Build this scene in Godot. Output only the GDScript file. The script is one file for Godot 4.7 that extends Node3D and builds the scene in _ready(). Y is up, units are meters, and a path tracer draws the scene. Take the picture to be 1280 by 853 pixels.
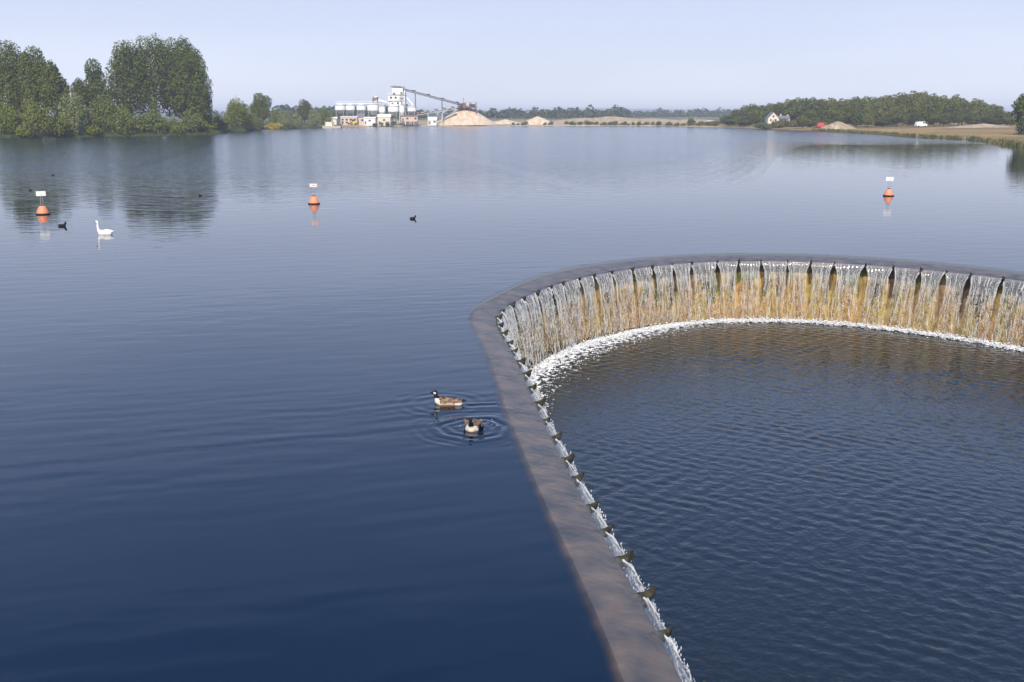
extends Node3D
# A lake with a curved drop weir, a gravel works on the far shore and woods either side.

var M := {}
var counts := {}
var rng := RandomNumberGenerator.new()
var noise := FastNoiseLite.new()
const POOL_Y := -3.4
const PITCH := 1.4            # distance between two splitters along the lip
var lip := PackedVector2Array()      # lip of the weir, x and z, evenly spaced
var nrm := PackedVector2Array()      # unit vector towards the pool
var wid := PackedFloat32Array()      # width of the crest
const STEP := 0.175

# ---------------------------------------------------------------- mesh helpers
class MB:
	var v := PackedVector3Array()
	var n := PackedVector3Array()
	var c := PackedColorArray()
	var u := PackedVector2Array()
	var i := PackedInt32Array()
	var col := Color(1, 1, 1)
	func quad(a: Vector3, b: Vector3, cc: Vector3, d: Vector3):
		# a b c d clockwise seen from the front
		var k := v.size()
		for p in [a, b, cc, d]:
			v.append(p); c.append(col)
		i.append_array(PackedInt32Array([k, k + 1, k + 2, k, k + 2, k + 3]))
	func tri(a: Vector3, b: Vector3, cc: Vector3):
		var k := v.size()
		for p in [a, b, cc]:
			v.append(p); c.append(col)
		i.append_array(PackedInt32Array([k, k + 1, k + 2]))
	func box(size: Vector3, t := Transform3D.IDENTITY, taper := 1.0):
		var h := size * 0.5
		var p: Array[Vector3] = []
		for yy in [-1, 1]:
			var s: float = taper if yy > 0 else 1.0
			for q in [[-1, -1], [1, -1], [1, 1], [-1, 1]]:
				p.append(t * Vector3(q[0] * h.x * s, yy * h.y, q[1] * h.z * s))
		quad(p[4], p[5], p[6], p[7]); quad(p[3], p[2], p[1], p[0])
		quad(p[7], p[6], p[2], p[3]); quad(p[5], p[4], p[0], p[1])
		quad(p[6], p[5], p[1], p[2]); quad(p[4], p[7], p[3], p[0])
	func at(x: float, y: float, z: float, sx: float, sy: float, sz: float):
		box(Vector3(sx, sy, sz), Transform3D(Basis(), Vector3(x, y, z)))
	func bar(a: Vector3, b: Vector3, w: float, hh: float):
		var z := (b - a).normalized()
		var up := Vector3.UP if absf(z.y) < 0.98 else Vector3.RIGHT
		var x := up.cross(z).normalized()
		var y := z.cross(x)
		box(Vector3(w, hh, a.distance_to(b)), Transform3D(Basis(x, y, z), (a + b) * 0.5))
	func tube(pts: Array, r: Array, sides := 6, cap := true):
		var k := v.size()
		for j in pts.size():
			var p: Vector3 = pts[j]
			var dir: Vector3 = ((pts[mini(j + 1, pts.size() - 1)] as Vector3) - (pts[maxi(j - 1, 0)] as Vector3)).normalized()
			var up := Vector3.UP if absf(dir.y) < 0.95 else Vector3.RIGHT
			var x := up.cross(dir).normalized()
			var y := dir.cross(x)
			for s in sides:
				var a := TAU * s / sides
				v.append(p + (x * cos(a) + y * sin(a)) * float(r[j])); c.append(col)
		for j in pts.size() - 1:
			for s in sides:
				var a := k + j * sides + s
				var b := k + j * sides + (s + 1) % sides
				i.append_array(PackedInt32Array([a, a + sides, b, b, a + sides, b + sides]))
		if cap:
			for e in 2:
				var ring := k + (pts.size() - 1) * sides * e
				var m := v.size()
				v.append(pts[-1] if e == 1 else pts[0]); c.append(col)
				for s in sides:
					var a := ring + s
					var b := ring + (s + 1) % sides
					i.append_array(PackedInt32Array([m, b, a] if e == 1 else [m, a, b]))
	func lathe(profile: Array, sides := 16, o := Vector3.ZERO):
		# profile: [radius, height] from the bottom up
		var k := v.size()
		for p in profile:
			for s in sides:
				var a := TAU * s / sides
				v.append(o + Vector3(cos(a) * p[0], p[1], sin(a) * p[0])); c.append(col)
		for j in profile.size() - 1:
			for s in sides:
				var a := k + j * sides + s
				var b := k + j * sides + (s + 1) % sides
				i.append_array(PackedInt32Array([a, b, a + sides, b, b + sides, a + sides]))
	func mesh() -> ArrayMesh:
		if n.size() != v.size():
			n.resize(v.size()); n.fill(Vector3.ZERO)
			for t in range(0, i.size(), 3):
				var a := v[i[t]]
				var f := (v[i[t + 2]] - a).cross(v[i[t + 1]] - a)
				for q in 3:
					n[i[t + q]] += f
			for t in n.size():
				n[t] = n[t].normalized() if n[t].length_squared() > 1e-20 else Vector3.UP
		var arr := []
		arr.resize(Mesh.ARRAY_MAX)
		arr[Mesh.ARRAY_VERTEX] = v; arr[Mesh.ARRAY_NORMAL] = n; arr[Mesh.ARRAY_INDEX] = i
		if c.size() == v.size(): arr[Mesh.ARRAY_COLOR] = c
		if u.size() == v.size(): arr[Mesh.ARRAY_TEX_UV] = u
		var am := ArrayMesh.new()
		am.add_surface_from_arrays(Mesh.PRIMITIVE_TRIANGLES, arr)
		return am

func lin(r: float, g: float, b: float, a := 1.0) -> Color:
	var q := Color(r, g, b).linear_to_srgb()
	q.a = a
	return q

func mat(key: String, r: float, g: float, b: float, rough := 0.8, spec := 0.4) -> StandardMaterial3D:
	var m := StandardMaterial3D.new()
	m.resource_name = key
	m.albedo_color = lin(r, g, b)
	m.roughness = rough
	m.metallic_specular = spec
	M[key] = m
	return m

func numbered(called: String) -> String:
	counts[called] = counts.get(called, -1) + 1
	return called if counts[called] == 0 else "%s_%03d" % [called, counts[called]]

func part(called: String, mesh: Mesh, m: Material, parent: Node) -> MeshInstance3D:
	var o := MeshInstance3D.new()
	o.name = called
	o.mesh = mesh
	o.material_override = m
	parent.add_child(o, true)
	return o

func tag(o: Node, label: String, category := "", group := "", kind := ""):
	if label: o.set_meta("label", label)
	if category: o.set_meta("category", category)
	if group: o.set_meta("group", group)
	if kind: o.set_meta("kind", kind)

func single(called: String, mesh: Mesh, m: Material, label: String, category := "", group := "", kind := "") -> MeshInstance3D:
	var o := part(numbered(called), mesh, m, self)
	tag(o, label, category, group, kind)
	return o

func base(called: String, where: Vector3, turn: float, label: String, category: String, group := "", kind := "") -> Node3D:
	var o := Node3D.new()
	o.name = numbered(called)
	add_child(o)
	o.position = where
	o.rotation.y = turn
	tag(o, label, category, group, kind)
	return o

func noise_image(seed_: int, size: int, freq: float, octaves: int, kind := FastNoiseLite.TYPE_SIMPLEX_SMOOTH, fractal := FastNoiseLite.FRACTAL_FBM) -> Image:
	var f := FastNoiseLite.new()
	f.seed = seed_
	f.noise_type = kind
	f.frequency = freq
	f.fractal_type = fractal
	f.fractal_octaves = octaves
	return f.get_seamless_image(size, size, false, false, 0.12)

func ramp_texture(img: Image, cols: Array) -> ImageTexture:
	# a colour texture from a grey one: cols are [position, linear r, g, b]
	var g := Gradient.new()
	var off := PackedFloat32Array()
	var cc := PackedColorArray()
	for q in cols:
		off.append(q[0]); cc.append(lin(q[1], q[2], q[3]))
	g.offsets = off; g.colors = cc
	var out := Image.create(img.get_width(), img.get_height(), false, Image.FORMAT_RGB8)
	for y in img.get_height():
		for x in img.get_width():
			out.set_pixel(x, y, g.sample(img.get_pixel(x, y).r))
	return ImageTexture.create_from_image(out)

# ---------------------------------------------------------------- smooth bodies (surface nets round tapered capsules)
func field(p: Vector3, caps: Array, k: float) -> float:
	var d := 1e9
	for q in caps:
		var a: Vector3 = q[0]
		var ab: Vector3 = (q[1] as Vector3) - a
		var t := clampf((p - a).dot(ab) / maxf(ab.length_squared(), 1e-9), 0.0, 1.0)
		var sq: Vector3 = q[4] if q.size() > 4 else Vector3.ONE
		var e := ((p - a - ab * t) * sq).length() - lerpf(q[2], q[3], t)
		var h := clampf(0.5 + 0.5 * (d - e) / k, 0.0, 1.0) if d < 1e8 else 1.0
		d = lerpf(d, e, h) - k * h * (1.0 - h) if d < 1e8 else e
	return d

func body_mesh(caps: Array, k: float, cell: float, paint: Callable) -> ArrayMesh:
	var lo := Vector3(1e9, 1e9, 1e9)
	var hi := -lo
	for q in caps:
		var r: float = maxf(q[2], q[3]) * 1.3 + 2.0 * cell
		for e in 2:
			lo = lo.min((q[e] as Vector3) - Vector3(r, r, r)); hi = hi.max((q[e] as Vector3) + Vector3(r, r, r))
	var nx := int((hi.x - lo.x) / cell) + 2
	var ny := int((hi.y - lo.y) / cell) + 2
	var nz := int((hi.z - lo.z) / cell) + 2
	var g := PackedFloat32Array()
	g.resize(nx * ny * nz)
	for z in nz:
		for y in ny:
			for x in nx:
				g[x + nx * (y + ny * z)] = field(lo + Vector3(x, y, z) * cell, caps, k)
	var mb := MB.new()
	var idx := {}
	var corner := [0, 1, nx, nx + 1, nx * ny, nx * ny + 1, nx * ny + nx, nx * ny + nx + 1]
	var edges := [[0, 1], [2, 3], [4, 5], [6, 7], [0, 2], [1, 3], [4, 6], [5, 7], [0, 4], [1, 5], [2, 6], [3, 7]]
	for z in nz - 1:
		for y in ny - 1:
			for x in nx - 1:
				var o := x + nx * (y + ny * z)
				var inside := 0
				for q in 8:
					if g[o + corner[q]] < 0.0: inside += 1
				if inside == 0 or inside == 8: continue
				var s := Vector3.ZERO
				var m := 0
				for e in edges:
					var a: float = g[o + corner[e[0]]]
					var b: float = g[o + corner[e[1]]]
					if (a < 0.0) != (b < 0.0):
						var t := a / (a - b)
						var pa := Vector3(e[0] & 1, (e[0] >> 1) & 1, e[0] >> 2)
						var pb := Vector3(e[1] & 1, (e[1] >> 1) & 1, e[1] >> 2)
						s += pa.lerp(pb, t); m += 1
				idx[o] = mb.v.size()
				var p := lo + (Vector3(x, y, z) + s / m) * cell
				mb.v.append(p); mb.c.append(paint.call(p))
	for z in range(1, nz - 1):
		for y in range(1, ny - 1):
			for x in range(1, nx - 1):
				var o := x + nx * (y + ny * z)
				for ax in 3:
					var st: int = [1, nx, nx * ny][ax]
					if (g[o] < 0.0) == (g[o + st] < 0.0): continue
					var u_: int = [nx, nx * ny, 1][ax]
					var w_: int = [nx * ny, 1, nx][ax]
					var q: Array = [o, o - u_, o - u_ - w_, o - w_]
					if g[o] > 0.0: q = [o, o - w_, o - u_ - w_, o - u_]
					if not (idx.has(q[0]) and idx.has(q[1]) and idx.has(q[2]) and idx.has(q[3])): continue
					mb.i.append_array(PackedInt32Array([idx[q[0]], idx[q[2]], idx[q[1]], idx[q[0]], idx[q[3]], idx[q[2]]]))
	return mb.mesh()

# ---------------------------------------------------------------- water heights
func ridge(d: float, w: float) -> float:
	return exp(-d * d / (w * w))

func lake_height(x: float, z: float) -> float:
	var w := 2.4 * noise.get_noise_2d(x * 9.0, z * 14.0) + 2.0 * noise.get_noise_2d(x * 3.0 + 50.0, z * 5.0)
	var g := 0.75 + 1.1 * noise.get_noise_2d(x * 2.0 + 400.0, z * 2.6)
	var h := (0.0016 * sin(2.2 * x + 7.2 * z + w) + 0.0011 * sin(1.4 * x + 4.3 * z - 1.4 * w) + 0.0014 * sin(3.4 * x + 10.0 * z + 1.7 * w) + 0.0010 * sin(5.5 * x + 13.0 * z - 1.5 * w)) * g
	if z > -27.5 and z < -20.5 and x > -4.5 and x < 2.2:
		# rings round the bathing goose, and the wake behind the other one
		var p := Vector2(x + 0.96, z + 23.3)
		var r := p.length()
		var ang := atan2(p.y, p.x)
		var wob := 0.05 * sin(3.0 * ang + 1.0) + 0.03 * sin(7.0 * ang)
		h += 0.010 * cos((r + wob) * 21.0) * exp(-pow((r - 0.85) / 0.5, 2.0)) * smoothstep(0.15, 0.4, r)
		h += 0.013 * ridge(r + wob - 1.02, 0.07) - 0.007 * ridge(r + wob - 1.18, 0.08)
		var t := clampf((x + 1.25) / 2.2, 0.0, 1.0)
		var line := -25.35 - 0.25 * sin(t * 2.2) + 0.16 * t
		if x > -1.3:
			var a := 0.014 * exp(-t * 1.2) * smoothstep(-1.3, -1.1, x)
			h += a * (ridge(z - line, 0.07) - 0.8 * ridge(z - line - 0.17, 0.08) + 0.5 * ridge(z - line - 0.36, 0.09))
		var q := Vector2(x + 1.9, z + 25.4).length()
		h += 0.0035 * cos(q * 17.0) * exp(-pow((q - 0.8) / 0.5, 2.0))
	return h

var pool_waves := []
func pool_height(x: float, z: float) -> float:
	var w := noise.get_noise_2d(x * 8.0, z * 8.0)
	var w2 := noise.get_noise_2d(x * 5.0 + 300.0, z * 5.0)
	var h := 0.0
	for q in pool_waves:
		h += q[2] * sin(q[0] * x + q[1] * z + q[3] + 3.2 * w + 2.6 * w2)
	return POOL_Y + h * (1.0 + 1.3 * w2)

# ---------------------------------------------------------------- the weir's plan
func make_plan():
	var ctl := [[3.35, 3.0], [3.15, -2.0], [2.9, -6.5], [2.44, -12.1], [2.06, -15.25], [1.6, -18.4], [1.17, -21.7], [0.74, -25.3], [0.28, -29.9], [-0.1, -33.0], [-0.48, -35.7], [-0.6, -37.8], [-0.25, -40.0], [0.5, -42.2], [1.6, -44.7], [3.0, -47.0], [4.8, -49.1], [7.2, -51.1], [10.0, -52.6], [13.0, -53.1], [16.0, -52.75], [19.1, -51.4], [21.8, -49.3], [24.1, -46.7], [25.6, -44.2], [26.6, -41.6], [27.1, -38.8], [27.1, -35.8], [26.6, -32.0], [25.9, -26.0], [25.0, -18.0], [24.2, -10.0], [23.6, -2.0], [23.3, 3.0]]
	var cv := Curve3D.new()
	cv.bake_interval = 0.05
	for j in ctl.size():
		var a: Array = ctl[maxi(j - 1, 0)]
		var b: Array = ctl[mini(j + 1, ctl.size() - 1)]
		var t := Vector3(b[0] - a[0], 0, b[1] - a[1]) / 6.0
		cv.add_point(Vector3(ctl[j][0], 0, ctl[j][1]), -t, t)
	var n := int(cv.get_baked_length() / STEP)
	for j in n + 1:
		var p := cv.sample_baked(j * STEP, true)
		lip.append(Vector2(p.x, p.z))
	for j in n + 1:
		var t := (lip[mini(j + 2, n)] - lip[maxi(j - 2, 0)]).normalized()
		nrm.append(Vector2(-t.y, t.x))
		wid.append(lerpf(1.14, 1.9, smoothstep(-41.0, -50.5, lip[j].y)))

func off(j: int, d: float, y: float) -> Vector3:
	# a point d metres towards the pool from the lip
	var p := lip[j] + nrm[j] * d
	return Vector3(p.x, y, p.y)

func outline(f: Callable) -> PackedVector2Array:
	var out := PackedVector2Array()
	for j in lip.size():
		out.append(lip[j] + nrm[j] * float(f.call(j)))
	return out

func sweep(mb: MB, profile: Callable, a := 0, b := -1, every := 1):
	# a strip along the lip; profile(j) gives the points of the section, seen from the front left to right when going along the lip
	var last := -1
	var cnt := 0
	var end := lip.size() - 1 if b < 0 else b
	for j in range(a, end + 1, every):
		var pts: Array = profile.call(j)
		var k := mb.v.size()
		for p in pts:
			mb.v.append(p); mb.c.append(mb.col)
			mb.u.append(Vector2((p as Vector3).x, (p as Vector3).z))
		cnt = pts.size()
		if last >= 0:
			for q in cnt - 1:
				mb.i.append_array(PackedInt32Array([last + q, k + q, last + q + 1, last + q + 1, k + q, k + q + 1]))
		last = k

# ---------------------------------------------------------------- water sheets
func lines(lo: float, hi: float, coarse: float, flo: float, fhi: float, fine: float) -> PackedFloat32Array:
	var out := PackedFloat32Array()
	var x := lo
	while x < hi:
		out.append(x)
		x += fine if x >= flo and x < fhi else minf(coarse, flo - x) if x < flo and flo - x > 0.001 else coarse
	out.append(hi)
	return out

func ripple_uv(x: float, z: float) -> Vector2:
	# crests lie roughly across the view and a little askew
	var a := deg_to_rad(12.0)
	return Vector2((x * cos(a) - z * sin(a)) / 52.0, (x * sin(a) + z * cos(a)) / 22.0)

func build_lake(hole: PackedVector2Array) -> MB:
	var mb := MB.new()
	var xs := lines(-32.0, 36.0, 0.4, -3.4, 1.4, 0.045)
	var zs := lines(-64.0, 3.0, 0.16, -26.6, -21.9, 0.05)
	var nx := xs.size()
	var nz := zs.size()
	var grid := PackedInt32Array()
	grid.resize(nx * nz); grid.fill(-1)
	# which grid points lie inside the weir: test once per row with crossings
	var crossings := []
	for z in zs:
		var row := []
		for j in hole.size():
			var a := hole[j]
			var b := hole[(j + 1) % hole.size()]
			if (a.y > z) != (b.y > z):
				row.append(a.x + (z - a.y) / (b.y - a.y) * (b.x - a.x))
		row.sort()
		crossings.append(row)
	var inside := PackedByteArray()
	inside.resize(nx * nz)
	for kz in nz:
		var row: Array = crossings[kz]
		for kx in nx:
			var c := 0
			for q in row:
				if q < xs[kx]: c += 1
			inside[kx + nx * kz] = c & 1
	# points on the edge of the hole, to know which cells it crosses
	var cut := {}
	var cellx := func(x: float) -> int: return clampi(xs.bsearch(x) - 1, 0, nx - 2)
	var cellz := func(z: float) -> int: return clampi(zs.bsearch(z) - 1, 0, nz - 2)
	for j in hole.size():
		var a := hole[j]
		var b := hole[(j + 1) % hole.size()]
		if a.distance_to(b) > 2.0: continue
		for s in 12:
			var p := a.lerp(b, s / 12.0)
			if p.x > xs[0] and p.x < xs[nx - 1] and p.y > zs[0] and p.y < zs[nz - 1]:
				cut[cellx.call(p.x) + nx * cellz.call(p.y)] = true
	var vert := func(x: float, z: float) -> int:
		var fade := smoothstep(0.0, 10.0, minf(minf(x + 32.0, 36.0 - x), z + 64.0))
		mb.v.append(Vector3(x, lake_height(x, z) * fade, z))
		mb.u.append(ripple_uv(x, z))
		return mb.v.size() - 1
	for kz in nz - 1:
		for kx in nx - 1:
			var o := kx + nx * kz
			var s := inside[o] + inside[o + 1] + inside[o + nx] + inside[o + nx + 1]
			if s == 4 and not cut.has(o): continue
			if s == 0 and not cut.has(o):
				for q in [o, o + 1, o + nx + 1, o + nx]:
					if grid[q] < 0:
						grid[q] = vert.call(xs[q % nx], zs[q / nx])
				mb.i.append_array(PackedInt32Array([grid[o], grid[o + 1], grid[o + nx + 1], grid[o], grid[o + nx + 1], grid[o + nx]]))
				continue
			var cell := PackedVector2Array([Vector2(xs[kx], zs[kz]), Vector2(xs[kx + 1], zs[kz]), Vector2(xs[kx + 1], zs[kz + 1]), Vector2(xs[kx], zs[kz + 1])])
			for poly in Geometry2D.clip_polygons(cell, hole):
				if Geometry2D.is_polygon_clockwise(poly) and poly.size() < 3: continue
				var t := Geometry2D.triangulate_polygon(poly)
				var ids := []
				for p in poly: ids.append(vert.call(p.x, p.y))
				for e in range(0, t.size(), 3):
					var a: Vector2 = poly[t[e]]
					var b: Vector2 = poly[t[e + 1]]
					var c: Vector2 = poly[t[e + 2]]
					var ccw := (b - a).cross(c - a) < 0.0
					mb.i.append_array(PackedInt32Array([ids[t[e]], ids[t[e + 2]], ids[t[e + 1]]] if ccw else [ids[t[e]], ids[t[e + 1]], ids[t[e + 2]]]))
	# the open lake beside the fine part
	for q in [[-420.0, -32.0], [36.0, 400.0]]:
		var k := mb.v.size()
		for e in [[q[0], -64.0], [q[1], -64.0], [q[1], 3.0], [q[0], 3.0]]:
			mb.v.append(Vector3(e[0], 0, e[1])); mb.u.append(ripple_uv(e[0], e[1]))
		mb.i.append_array(PackedInt32Array([k, k + 1, k + 2, k, k + 2, k + 3]))
	return mb

const BANDS := 9
func breeze_line(k: int, x: float) -> float:
	# where the calm water by the weir gives way, step by step, to water ruffled by the breeze
	if k == 0: return -64.0
	if k > BANDS: return -760.0
	var b := lerpf(-84.0, -258.0, smoothstep(10.0, 80.0, x))
	return b - (k - 1) * 6.5 + 14.0 * noise.get_noise_2d(x * 0.5, 3.0)

func build_far_lake(k: int) -> MB:
	var mb := MB.new()
	var x := -420.0
	while x <= 400.0:
		for z in [breeze_line(k + 1, x), breeze_line(k, x)]:
			mb.v.append(Vector3(x, 0, z)); mb.u.append(ripple_uv(x, z))
		x += 5.0
	for q in range(0, mb.v.size() - 2, 2):
		mb.i.append_array(PackedInt32Array([q, q + 2, q + 1, q + 1, q + 2, q + 3]))
	return mb

func build_pool() -> MB:
	var mb := MB.new()
	var edge := outline(func(_j): return -0.6)
	var x0 := -3.0
	var x1 := 29.0
	var z0 := -54.5
	var z1 := 1.0
	var st := 0.13
	var nx := int((x1 - x0) / st)
	var nz := int((z1 - z0) / st)
	var rows := []
	for kz in nz + 1:
		var z := z0 + kz * st
		var row := []
		for j in edge.size() - 1:
			if (edge[j].y > z) != (edge[j + 1].y > z):
				row.append(edge[j].x + (z - edge[j].y) / (edge[j + 1].y - edge[j].y) * (edge[j + 1].x - edge[j].x))
		row.sort()
		rows.append(row)
	var grid := PackedInt32Array()
	grid.resize((nx + 1) * (nz + 1)); grid.fill(-1)
	for kz in nz + 1:
		if rows[kz].size() < 2: continue
		for kx in nx + 1:
			var x := x0 + kx * st
			if x > rows[kz][0] and x < rows[kz][-1]:
				var z := z0 + kz * st
				grid[kx + (nx + 1) * kz] = mb.v.size()
				mb.v.append(Vector3(x, pool_height(x, z), z))
				mb.u.append(Vector2(x, z) / 9.0)
	for kz in nz:
		for kx in nx:
			var o := kx + (nx + 1) * kz
			var a := grid[o]
			var b := grid[o + 1]
			var c := grid[o + nx + 2]
			var d := grid[o + nx + 1]
			if a >= 0 and b >= 0 and c >= 0 and d >= 0:
				mb.i.append_array(PackedInt32Array([a, b, c, a, c, d]))
	return mb

# ---------------------------------------------------------------- falling water
func fall_z(d: float) -> float:
	return 0.05 + 0.85 * sqrt(2.0 * d / 9.8)

func gap_at(d: float, u := 0.0) -> float:
	# half the width of the gap below a splitter; the two sides of a curtain differ
	var w: float = gaps[0] if u < 0.0 else gaps[1]
	return lerpf(0.02, w, pow(smoothstep(0.0, 0.55, d), 0.6)) - 0.6 * w * smoothstep(1.0, 3.0, d)

var gaps := [0.15, 0.15]

func curtain(seed_: int) -> ArrayMesh:
	rng.seed = seed_
	var mb := MB.new()
	var full := -POOL_Y - 0.17
	gaps = [rng.randf_range(0.12, 0.22), rng.randf_range(0.12, 0.22)]
	var wob := rng.randf() * 9.0
	var dens := []
	for q in 24: dens.append(rng.randf())
	var pos := func(u: float, d: float, o: float) -> Vector3:
		return Vector3(u * (PITCH * 0.5 - gap_at(d, u)) + 0.02 * sin(d * 2.0 + u * 9.0 + wob) * d, -d - 0.03, fall_z(d) + o * (0.35 + d * 0.25))
	# ropes of water along both edges
	for s: float in [-1.0, 1.0]:
		for q in 3:
			var e := rng.randf_range(0.6, 1.7)
			var pts := []
			var r := []
			for k in 9:
				var d := e * k / 8.0
				pts.append(pos.call(s * (1.0 - 0.05 * q), d, rng.randf_range(-0.04, 0.04))); r.append((0.014 if q == 0 else 0.009) * (1.0 - 0.6 * k / 8.0) * rng.randf_range(0.7, 1.3))
			mb.tube(pts, r, 4, false)
	# threads that leave the lip, then threads and drops further down
	for q in 140:
		var u := rng.randf_range(-1.0, 1.0)
		var clump: float = dens[int((u + 1.0) * 11.99)]
		if rng.randf() > 0.35 + 0.65 * clump: continue
		var d0 := rng.randf() * rng.randf() * 0.6 if q < 26 else rng.randf_range(0.2, 3.0)
		var d1 := minf(d0 + (rng.randf_range(0.4, 1.5) if q < 26 else rng.randf_range(0.15, 0.7)), full)
		var o := rng.randf_range(-0.12, 0.12)
		var pts := []
		var r := []
		var w := rng.randf_range(0.007, 0.018)
		for k in 5:
			pts.append(pos.call(u + rng.randf_range(-0.006, 0.006), lerpf(d0, d1, k / 4.0), o))
			r.append(w * ([0.9, 1.0, 0.9, 0.7, 0.15][k] if q < 26 else [0.15, 0.8, 1.0, 0.8, 0.15][k]) * rng.randf_range(0.6, 1.4))
		mb.tube(pts, r, 3, false)
	for q in 1250:
		var u := rng.randf_range(-1.04, 1.04)
		if rng.randf() > 0.3 + 0.7 * dens[clampi(int((u + 1.0) * 11.99), 0, 23)]: continue
		var d := full * pow(rng.randf_range(0.004, 1.0), 0.8)
		var p: Vector3 = pos.call(u, d, rng.randfn(0.0, 0.12))
		var r := rng.randf_range(0.007, 0.019)
		var l := r * rng.randf_range(1.0, 3.0)
		var k := mb.v.size()
		for e in [Vector3(0, l, 0), Vector3(r, 0, 0), Vector3(0, 0, r), Vector3(-r, 0, 0), Vector3(0, 0, -r), Vector3(0, -l, 0)]:
			mb.v.append(p + e); mb.c.append(Color.WHITE)
		for e in 4:
			var a := k + 1 + e
			var b := k + 1 + (e + 1) % 4
			mb.i.append_array(PackedInt32Array([k, b, a, k + 5, a, b]))
	return mb.mesh()

func glaze(seed_: int) -> ArrayMesh:
	# the clear sheet that leaves the lip, before it breaks up
	rng.seed = seed_
	var mb := MB.new()
	gaps = [rng.randf_range(0.12, 0.22), rng.randf_range(0.12, 0.22)]
	var nu := 28
	var nd := 16
	var ph := rng.randf() * 6.0
	for k in nd + 1:
		var d := 2.2 * pow(k / float(nd), 1.6)
		for q in nu + 1:
			var u := q / float(nu) * 2.0 - 1.0
			var z := fall_z(d) - 0.02 + 0.03 * sin(u * 21.0 + ph + d) * minf(1.0, d * 3.0) + 0.014 * sin(u * 47.0 + ph * 2.0)
			mb.v.append(Vector3(u * (PITCH * 0.5 - gap_at(d, u) - 0.01), -d - 0.035, z))
	for k in nd:
		for q in nu:
			var a := k * (nu + 1) + q
			if k > nd / 2 and noise.get_noise_2d(q * 22.0 + seed_ * 50.0, k * 9.0) > 0.08 - 0.04 * (k - nd / 2): continue
			mb.i.append_array(PackedInt32Array([a, a + 1, a + nu + 2, a, a + nu + 2, a + nu + 1]))
	return mb.mesh()

func splitter_mesh(seed_: int) -> ArrayMesh:
	# a weathered concrete fin on the lip that parts the flow, overgrown
	rng.seed = seed_
	var mb := MB.new()
	var secs := [[-0.30, 0.008, -0.055, -0.1], [-0.16, 0.03, -0.02, -0.2], [-0.04, 0.05, 0.0, -0.26], [0.07, 0.06, 0.03, -0.3], [0.16, 0.05, 0.09, -0.22], [0.23, 0.03, 0.12, -0.1], [0.27, 0.008, 0.10, 0.02]]
	var ring := 8
	for s in secs:
		for q in ring:
			var a := TAU * q / ring
			var cx := cos(a)
			var cy := sin(a)
			var y: float = lerpf(s[3], s[2], 0.5 + 0.5 * cy)
			var w: float = s[1] * (0.35 if cy > 0.9 else 0.8 if cy > 0.5 else 1.0)
			mb.v.append(Vector3(cx * w + rng.randf_range(-0.016, 0.016), y + rng.randf_range(-0.02, 0.02), s[0] + rng.randf_range(-0.022, 0.022)))
	for s in secs.size() - 1:
		for q in ring:
			var a := s * ring + q
			var b := s * ring + (q + 1) % ring
			mb.i.append_array(PackedInt32Array([a, a + ring, b, b, a + ring, b + ring]))
	for e in 2:
		var k := mb.v.size()
		var r0 := 0 if e == 0 else (secs.size() - 1) * ring
		var s: Array = secs[0] if e == 0 else secs[-1]
		mb.v.append(Vector3(0, (s[2] + s[3]) * 0.5, s[0]))
		for q in ring:
			var a := r0 + q
			var b := r0 + (q + 1) % ring
			mb.i.append_array(PackedInt32Array([k, a, b] if e == 0 else [k, b, a]))
	return mb.mesh()

func moss_mesh(seed_: int) -> ArrayMesh:
	rng.seed = seed_
	var mb := MB.new()
	for q in 60:
		var p := Vector3(rng.randfn(0.0, 0.05), rng.randf_range(-0.12, 0.08), rng.randf_range(0.02, 0.26))
		var d := Vector3(rng.randfn(0, 0.5), rng.randf_range(-0.5, 0.8), rng.randfn(0.2, 0.5)).normalized() * rng.randf_range(0.03, 0.08)
		var s := d.cross(Vector3(rng.randfn(), rng.randfn(), rng.randfn())).normalized() * rng.randf_range(0.008, 0.02)
		mb.tri(p - s, p + d, p + s)
		mb.tri(p - s, p + s, p + d * 0.4 + s.cross(d).normalized() * 0.012)
	return mb.mesh()

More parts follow.
